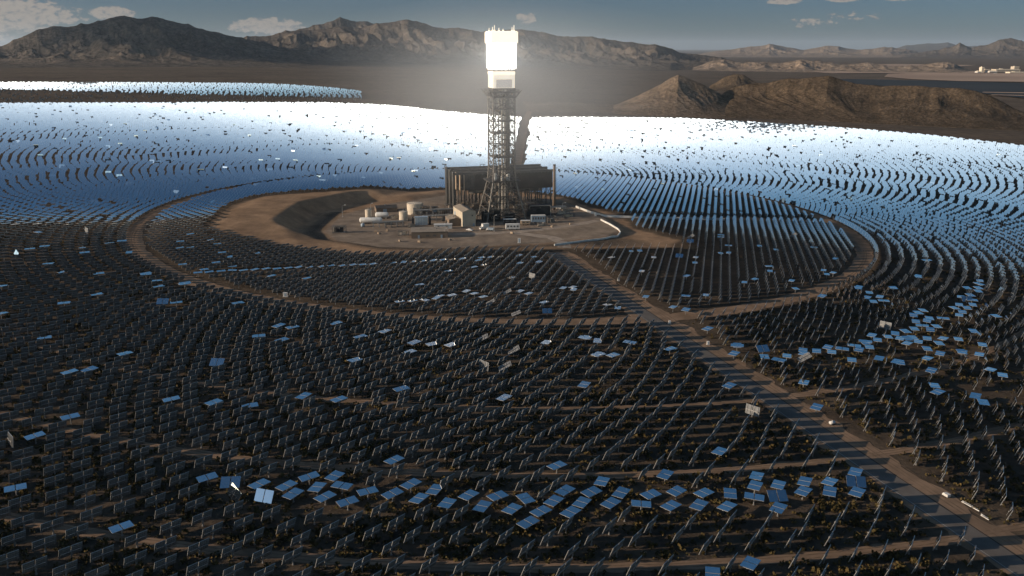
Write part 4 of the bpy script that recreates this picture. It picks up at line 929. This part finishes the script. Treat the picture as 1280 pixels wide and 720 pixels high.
for k_, (u_, v_) in enumerate([(470, 290), (474, 292.5), (484, 289), (500, 302), (524, 303), (563, 300.5), (690, 284), (713, 281), (640, 292)]):
    x, y = g(u_, v_); t = thing('crate', ['wooden crate lying alone left of the low dark building', 'second crate below the lone crate, left of the low dark building', 'crate nearest the low pale skid', 'crate in front of the left corner of the low dark building', 'crate in front of the low dark building middle',
        'crate right of the low dark building', 'crate behind the white wall bend', 'crate at the right end of the yard', 'crate below the windowed white trailer'][k_], 'crate', (x, y, 0), k_ * .7)
    m = MB(); m.box((0, 0, .75), (2.0, 1.3, 1.2)); b_ = m.build('crate_body', 'condenser_tan', t); m = MB()
    for xx in (-.7, .7): m.box((xx, 0, .08), (.2, 1.4, .15)); m.box((xx, 0, 1.37), (.14, 1.34, .05))
    m.build('skid_board', 'roof_tan', t)
# steam turbine enclosure with light rounded frame
p = g(662, 270.5); t = thing('turbine_enclosure', 'dark turbine enclosure with a pale rounded edge, left of the stack', 'enclosure', (*p, 0), R(9))
m = MB(); m.box((8.5, 5, 4.2), (16.6, 9, 7.6)); m.build('hood', 'black_metal', t)
m = MB(); m.tube((0, 0, 0), (0, 0, 7.4), .3, 8); m.tube((0, 0, 7.4), (.8, 0, 8.3), .3, 8); m.tube((.8, 0, 8.3), (16.2, 0, 8.3), .3, 8); m.tube((16.2, 0, 8.3), (17, 0, 7.4), .3, 8); m.tube((17, 0, 7.4), (17, 0, 0), .3, 8); m.build('edge_pipe', 'pale_pipe', t)

def trailer(name, label, u, v, w, d, h, mat, nwin, rz=R(5), wheels=True, roof='white_paint'):
    x, y = g(u, v); t = thing(name, label, 'trailer', (x, y, 0), rz)
    m = MB(); m.box((w / 2, d / 2, .7 + h / 2), (w, d, h)); m.build('body', mat, t); m = MB(); m.box((w / 2, d / 2, .76 + h), (w + .25, d + .25, .12)); m.build('roof', roof, t)
    for i in range(nwin): m = MB(); m.box((w * (i + .7) / (nwin + .4), -.04, .7 + h * .6), (w / (nwin + .4) * .55, .08, h * .34)); m.build('window', 'window_band', t)
    if wheels:
        for xx in (w * .25, w * .75):
            for yy in (.1, d - .1): m = MB(); m.tube((xx, yy - .14, .45), (xx, yy + .14, .45), .45, 12); m.build('wheel', 'tyre', t)
trailer('office_trailer', 'white trailer with a row of dark windows, nearest the yard road', 632.2, 287.8, 10.4, 3.6, 3.5, 'white_paint', 4)
trailer('office_trailer', 'tan trailer behind and right of the white windowed one', 651.3, 281.8, 6.8, 3.4, 2.7, 'condenser_tan', 2)
trailer('office_trailer', 'long blue-grey trailer below the turbine enclosure', 664.2, 279.0, 10.8, 4.0, 5.0, 'blue_grey', 5)
trailer('office_trailer', 'dark trailer with a white roof edge, behind the white windowed one', 629.5, 281.2, 9.6, 3.6, 3.4, 'black_metal', 2)

def truck(name, label, loc, rz, cab='white_paint', box='white_paint', ln=6.4, h=2.6):
    t = thing(name, label, 'truck', loc, rz)
    m = MB(); m.box((ln * .62, 0, .75 + h / 2), (ln * .70, 2.3, h)); m.build('cargo_box', box, t)
    m = MB(); m.add([(0, -1.05, .6), (1.8, -1.05, .6), (1.8, 1.05, .6), (0, 1.05, .6), (0, -1.05, 1.35), (.75, -.95, 2.3), (1.8, -.95, 2.35), (1.8, .95, 2.35), (.75, .95, 2.3), (0, 1.05, 1.35)],
               [(0, 1, 6, 5, 4), (3, 9, 8, 7, 2), (4, 5, 8, 9), (5, 6, 7, 8), (0, 4, 9, 3), (1, 2, 7, 6), (0, 3, 2, 1)]); c_ = m.build('cab', cab, t)
    m = MB(); m.add([(.10, -.85, 1.45), (.66, -.80, 2.16), (.66, .80, 2.16), (.10, .85, 1.45)], [(0, 1, 2, 3)]); m.v = [(a - .05, b, c + .03) for a, b, c in m.v]; m.build('windscreen', 'glass_dark', c_)
    m = MB(); m.box((ln * .5, 0, .62), (ln * .95, 1.0, .25)); m.build('chassis', 'black_metal', t)
    for xx in (.9, ln * .72):
        for yy in (-1, 1): m = MB(); m.tube((xx, yy - .15, .45), (xx, yy + .15, .45), .45, 14); m.build('wheel', 'tyre', t)
truck('box_truck', 'white box truck parked near the light pole in the yard', (*g(600, 287.5), 0), R(35), ln=7.4, h=3.6)
truck('service_truck', 'small blue-grey service truck beside the white box truck', (*g(608, 288.2), 0), R(-15), 'white_paint', 'blue_grey', 5.6, 1.6)
def car(label, loc, rz, col='white_paint'):
    t = thing('pickup_truck', label, 'pickup', loc, rz)
    m = MB(); sec = [(-2.6, .5, .95), (-2.5, .5, 1.05), (-1.2, .5, 1.1), (-.6, .5, 1.75), (.75, .5, 1.78), (.95, .5, 1.1), (2.6, .5, 1.08), (2.65, .5, .6)]
    V_ = []; 
    for x, zb, zt in sec: w_ = .93 if zt < 1.3 else .78; V_ += [(x, -.95, zb), (x, -.95, min(zt, 1.08)), (x, -w_, zt), (x, w_, zt), (x, .95, min(zt, 1.08)), (x, .95, zb)]
    m.add(V_, [tuple(k_ * 6 + j for j in (i, (i + 1) % 6)) + tuple((k_ + 1) * 6 + j for j in ((i + 1) % 6, i)) for k_ in range(len(sec) - 1) for i in range(6)] + [(5, 4, 3, 2, 1, 0), tuple(42 + i for i in range(6))]); b_ = m.build('body', col, t)
    m = MB(); m.box((.05, 0, 1.42), (1.5, 1.72, .42)); m.build('windows', 'glass_dark', b_)
    for xx in (-1.7, 1.6):
        for yy in (-.85, .85): m = MB(); m.tube((xx, yy - .12, .38), (xx, yy + .12, .38), .38, 14); m.build('wheel', 'tyre', t)
car('white pickup parked in the yard in front of the boiler house', (*g(587, 288.5), 0), R(150))
x, y = at(1179, 619); truck('utility_van', 'small white van parked on the dirt verge right of the long road', (x, y, hz(x, y)), R(-70), ln=4.0, h=1.5); bpy.data.objects['utility_van'].scale = (.55, .55, .55)
x, y = at(1040, 531); t = thing('water_trailer', 'small white tank trailer on the verge beside the road', 'trailer', (x, y, hz(x, y)), R(20)); t.scale = (.6, .6, .6)
m = MB(); m.tube((-1.7, 0, 1.5), (1.7, 0, 1.5), 1.0, 16); m.tube((0, 0, 2.4), (0, 0, 2.8), .3, 8); m.build('tank', 'white_paint', t, True)
m = MB(); m.box((.4, 0, .55), (4.4, 1.4, .2)); m.beam((2.4, 0, .55), (3.6, 0, .5), .15); m.build('chassis', 'black_metal', t)
for yy in (-.9, .9): m = MB(); m.tube((0, yy - .12, .4), (0, yy + .12, .4), .4, 12); m.build('wheel', 'tyre', t)
for i, (a, b, l_) in enumerate((((1202, 628), (1224, 640), 'white pipe lying on the verge, the upper of two'), ((1226, 645), (1236, 651), 'short white pipe lying on the verge below the long one'))):
    p0, p1 = at(*a), at(*b); t = thing('loose_pipe', l_, 'pipe', (*p0, hz(*p0)), 0); m = MB(); d = (p1[0] - p0[0], p1[1] - p0[1])
    m.tube((0, 0, .28), (d[0], d[1], .28 + hz(*p1) - hz(*p0)), .15, 10); m.tube((.5, .8, .2), (.5 + d[0] * .9, .8 + d[1] * .9, .2 + hz(*p1) - hz(*p0)), .12, 10); m.build('pipe', 'white_paint', t)
def cabinet(label, u, v, w=1.1, h=1.5, plane=True):
    p = at(u, v); t = thing('electrical_cabinet', label, 'cabinet', (*p, hz(*p)), 0); m = MB(); m.box((0, 0, h / 2 + .2), (w, .9, h)); b_ = m.build('housing', 'white_paint', t)
    m = MB(); m.box((0, -.47, h / 2 + .2), (w * .45, .05, h * .8)); m.build('door', 'blue_grey', b_); m = MB(); m.box((0, 0, .1), (w + .5, 1.5, .2)); m.build('plinth', 'concrete', t)
cabinet('pale electrical cabinet between the yard and the first mirror row', 649, 304, 2.0, 3.2)
cabinet('cabinet standing by the verge where the ring road meets the road', 837, 405)
cabinet('cabinet on the verge just below the ring road crossing', 885, 431)
cabinet('small cabinet beside the road inside the ring', 773, 351)
cabinet('white cabinet by the white wall at the right of the yard', 744.5, 272.5, 1.4, 2.4)
cabinet('blue-white marker box on the inner edge of the ring road', 357, 371, 2.4, 2.2)

def lamp(label, u, v, h, arm=2.0):
    p = g(u, v); t = thing('light_pole', label, 'light pole', (*p, 0), 0); m = MB(); m.tube((0, 0, 0), (0, 0, h), .2, 8, 0, .12); m.tube((0, 0, h), (arm, 0, h + .7), .1, 6); m.build('pole', 'galvanised', t)
    m = MB(); m.box((arm + .3, 0, h + .7), (1.1, .6, .3)); m.build('lamp_head', 'white_paint', t); m = MB(); m.box((0, 0, .3), (.9, .9, .6)); m.build('footing', 'concrete', t)
lamp('light pole at the shaded left rim of the yard', 428.3, 271.3, 9.0)
lamp('light pole in front of the tower, beside the white trailer', 617.7, 289.5, 11.5, 1.2)
lamp('short light pole at the right edge of the yard', 703, 263.5, 6)
lamp('light pole behind the tan tanks', 463.5, 262.5, 5, 1.0)
lamp('light pole at the corner of the low dark building', 555.8, 297, 6, 1.0)

def wall(label, pts, h, thick=.5, plane0=True):
    P_ = [np.array(at(*p, 0) if plane0 else at(*p)) for p in pts]; o_ = P_[0]; t = thing('barrier_wall', label, 'wall', (*o_, 0), 0); m = MB()
    for a, b in zip(P_[:-1], P_[1:]):
        L_ = np.linalg.norm(b - a); n_ = max(1, int(L_ / 5)); d = (b - a) / L_; nn_ = np.array([-d[1], d[0]]) * thick / 2
        for i in range(n_):
            q0, q1 = a + (b - a) * i / n_ - o_, a + (b - a) * (i + 1) / n_ - o_; z0, z1 = hz(*(q0 + o_)), hz(*(q1 + o_))
            V_ = [(*(q0 - nn_), z0 - .6), (*(q1 - nn_), z1 - .6), (*(q1 + nn_), z1 - .6), (*(q0 + nn_), z0 - .6), (*(q0 - nn_), z0 + h), (*(q1 - nn_), z1 + h), (*(q1 + nn_), z1 + h), (*(q0 + nn_), z0 + h)]
            m.add(V_, [(0, 3, 2, 1), (4, 5, 6, 7), (0, 1, 5, 4), (1, 2, 6, 5), (2, 3, 7, 6), (3, 0, 4, 7)])
    m.build('coping', 'white_paint', t)
wall('long white wall running from the yard to the right through the mirrors', [(720, 259.5), (738, 266.5), (746, 268.5), (800, 268.8), (906, 269)], 1.7)
wall('bent white wall curving along the right corner of the yard', [(751, 275.5), (762, 281), (773, 287.5), (775.5, 290), (772, 293), (758, 296.3), (735, 299.5), (712, 303.5), (693, 307.3)], 1.25)
wall('short white wall piece behind the exhaust stack', [(676, 258.6), (690, 259.5), (701, 261)], 1.4)

# casino resort on the far lake shore
def hotel(label, u0, u1, vb, vt, mat, d=60, floors=5):
    x0, y0 = at(u0, vb); dist = y0; pxm = F / (dist * CP + HC * SP); w = (u1 - u0) / pxm; h = (vb - vt) / pxm; t = thing('resort_building', label, 'building', (x0, y0, float(h0(x0)) - 1), R(-4))
    m = MB(); m.box((w / 2, d / 2, h / 2), (w, d, h)); m.build('wall', mat, t); m = MB(); m.box((w / 2, d / 2, h + 1.2), (w * 1.02, d * 1.02, 2.4)); m.box((w * .3, d / 2, h + 4), (w * .12 + 3, 10, 6)); m.build('roof', 'hotel_cream', t)
    for i in range(floors): m = MB(); m.box((w / 2, -.3, h * (i + .5) / floors), (w * .9, .6, h / floors * .42)); m.build('window', 'window_band', t)
hotel('pale hotel tower at the left end of the distant resort', 1226.5, 1229.5, 91.5, 84.5, 'hotel_cream', 40, 6)
hotel('low cream block in front of the distant hotel tower', 1221.5, 1227, 91.8, 89.5, 'white_paint', 40, 1)
hotel('low dark casino block right of the distant hotel tower', 1230.5, 1236, 91.0, 87.0, 'building_brown', 60, 2)
hotel('long low white block of the distant resort', 1236.5, 1246, 91.6, 89.0, 'white_paint', 60, 1)
hotel('long tan block with a dark roof line in the distant resort', 1245, 1274, 90.2, 87.0, 'building_tan', 80, 2)
hotel('cream block at the right end of the distant resort', 1262, 1285, 91.8, 90.2, 'hotel_cream', 60, 1)
hotel('taller tan block in the middle of the distant resort', 1267.5, 1273.5, 87.4, 83.6, 'tank_tan', 60, 3)


# ------------------------------------------------------------------ unseen clouds added off to the left to throw shade on the left mountain
material('unseen_cloud_white', (.85, .85, .85), 1, spec=0)
_t = M['unseen_cloud_white'].node_tree; _a = _t.nodes.new('ShaderNodeBsdfTranslucent'); _a.inputs[0].default_value = (.95, .95, .95, 1); _m = _t.nodes.new('ShaderNodeMixShader'); _m.inputs[0].default_value = .6
_t.links.new(_t.nodes['Principled BSDF'].outputs[0], _m.inputs[1]); _t.links.new(_a.outputs[0], _m.inputs[2]); _t.links.new(_m.outputs[0], _t.nodes['Material Output'].inputs[0])
def cloud(label, c, sx, sy, sz, seed, n=9):  # unseen cloud mesh, added to throw shade
    rg = random.Random(seed); V_ = []; F_ = []
    for i in range(n):
        t = (i + .5) / n * 2 - 1; r_ = (1 - t * t * .6) * rg.uniform(.5, .8); cx, cy, cz = t * sx, rg.uniform(-.4, .4) * sy, rg.uniform(-.1, .35) * sz; nu_, nv_ = 28, 16; o_ = len(V_)
        for a in range(nv_):
            ph_ = math.pi * a / (nv_ - 1) - math.pi / 2
            for b in range(nu_):
                th_ = 2 * math.pi * b / nu_; x, y, z = math.cos(ph_) * math.cos(th_), math.cos(ph_) * math.sin(th_), math.sin(ph_)
                k = 1 + .28 * float(fbm(np.array([x * 2.2 + i * 5 + y]), np.array([z * 2.2 + y * 2]), 4)[0]) ; zz = z if z > 0 else z * .35
                V_.append((cx + x * k * r_ * sx * .42, cy + y * k * r_ * sy, cz + zz * k * r_ * sz))
        for a in range(nv_ - 1):
            for b in range(nu_): F_.append((o_ + a * nu_ + b, o_ + a * nu_ + (b + 1) % nu_, o_ + (a + 1) * nu_ + (b + 1) % nu_, o_ + (a + 1) * nu_ + b))
    m = MB(); m.add(V_, F_); o = m.build('unseen_cloud', 'unseen_cloud_white', None, True); o.location = c; o['kind'] = 'structure'; return o
def shade_cloud_for(target, alt, *a):
    t = (alt - target[2]) / SUNV[2]; return cloud('', (target[0] + SUNV[0] * t, target[1] + SUNV[1] * t, alt), *a)
shade_cloud_for((-1900, 6400, 90), 7000, 900, 1400, 430, 4)
shade_cloud_for((-3500, 6900, 260), 7200, 260, 420, 90, 14, 5)
shade_cloud_for((-900, 5600, 10), 6800, 500, 380, 60, 24, 5)

# ------------------------------------------------------------------ air
def volume_box(name, lo, hi, dens, col, aniso=.3):
    m = MB(); m.box([(a + b) / 2 for a, b in zip(lo, hi)], [b - a for a, b in zip(lo, hi)]); mt = bpy.data.materials.new(name); mt.use_nodes = True; t = mt.node_tree; t.nodes.clear()
    v = t.nodes.new('ShaderNodeVolumePrincipled'); v.inputs['Density'].default_value = dens; v.inputs['Color'].default_value = (*col, 1); v.inputs['Anisotropy'].default_value = aniso
    o = t.nodes.new('ShaderNodeOutputMaterial'); t.links.new(v.outputs[0], o.inputs['Volume']); MATS[name] = mt; ob = m.build(name, name); ob['kind'] = 'stuff'; return ob
hz_ = volume_box('haze', (-75000, -3600, -160), (75000, 106000, 900), HAZE, (.70, .84, 1.0), .2)
def glow_haze():  # denser haze added round the receiver to stand in for beam glow
    m = MB(); c = (TX, TY + 10, 92); m.lathe(c, [(20, -88), (110, -84), (195, -60), (215, -20), (200, 20), (140, 55), (40, 74), (5, 78)], 32)
    mt = bpy.data.materials.new('glow_haze_mat'); mt.use_nodes = True; t = mt.node_tree; t.nodes.clear(); n = t.nodes; l = t.links
    g_ = n.new('ShaderNodeNewGeometry'); s_ = n.new('ShaderNodeVectorMath'); s_.operation = 'SUBTRACT'; s_.inputs[1].default_value = (TX, TY, 95); l.new(g_.outputs['Position'], s_.inputs[0])
    sc = n.new('ShaderNodeVectorMath'); sc.operation = 'MULTIPLY'; sc.inputs[1].default_value = (1 / 215., 1 / 215., 1 / 112.); l.new(s_.outputs[0], sc.inputs[0])
    ln = n.new('ShaderNodeVectorMath'); ln.operation = 'LENGTH'; l.new(sc.outputs[0], ln.inputs[0])
    mr = n.new('ShaderNodeMapRange'); mr.interpolation_type = 'SMOOTHSTEP'; l.new(ln.outputs['Value'], mr.inputs[0]); mr.inputs[1].default_value = 0; mr.inputs[2].default_value = 1; mr.inputs[3].default_value = 1; mr.inputs[4].default_value = 0
    pw = n.new('ShaderNodeMath'); pw.operation = 'POWER'; l.new(mr.outputs[0], pw.inputs[0]); pw.inputs[1].default_value = 2.3
    mu = n.new('ShaderNodeMath'); mu.operation = 'MULTIPLY'; l.new(pw.outputs[0], mu.inputs[0]); mu.inputs[1].default_value = GLOW_HAZE
    v = n.new('ShaderNodeVolumePrincipled'); v.inputs['Color'].default_value = (.88, .93, .98, 1); v.inputs['Anisotropy'].default_value = .1; l.new(mu.outputs[0], v.inputs['Density'])
    o = n.new('ShaderNodeOutputMaterial'); l.new(v.outputs[0], o.inputs['Volume']); MATS['glow_haze_mat'] = mt; ob = m.build('added_glow_haze', 'glow_haze_mat'); ob['kind'] = 'stuff'
    ob['label'] = 'added haze volume glowing around the bright top of the tower'; ob['category'] = 'glow_haze'
glow_haze()
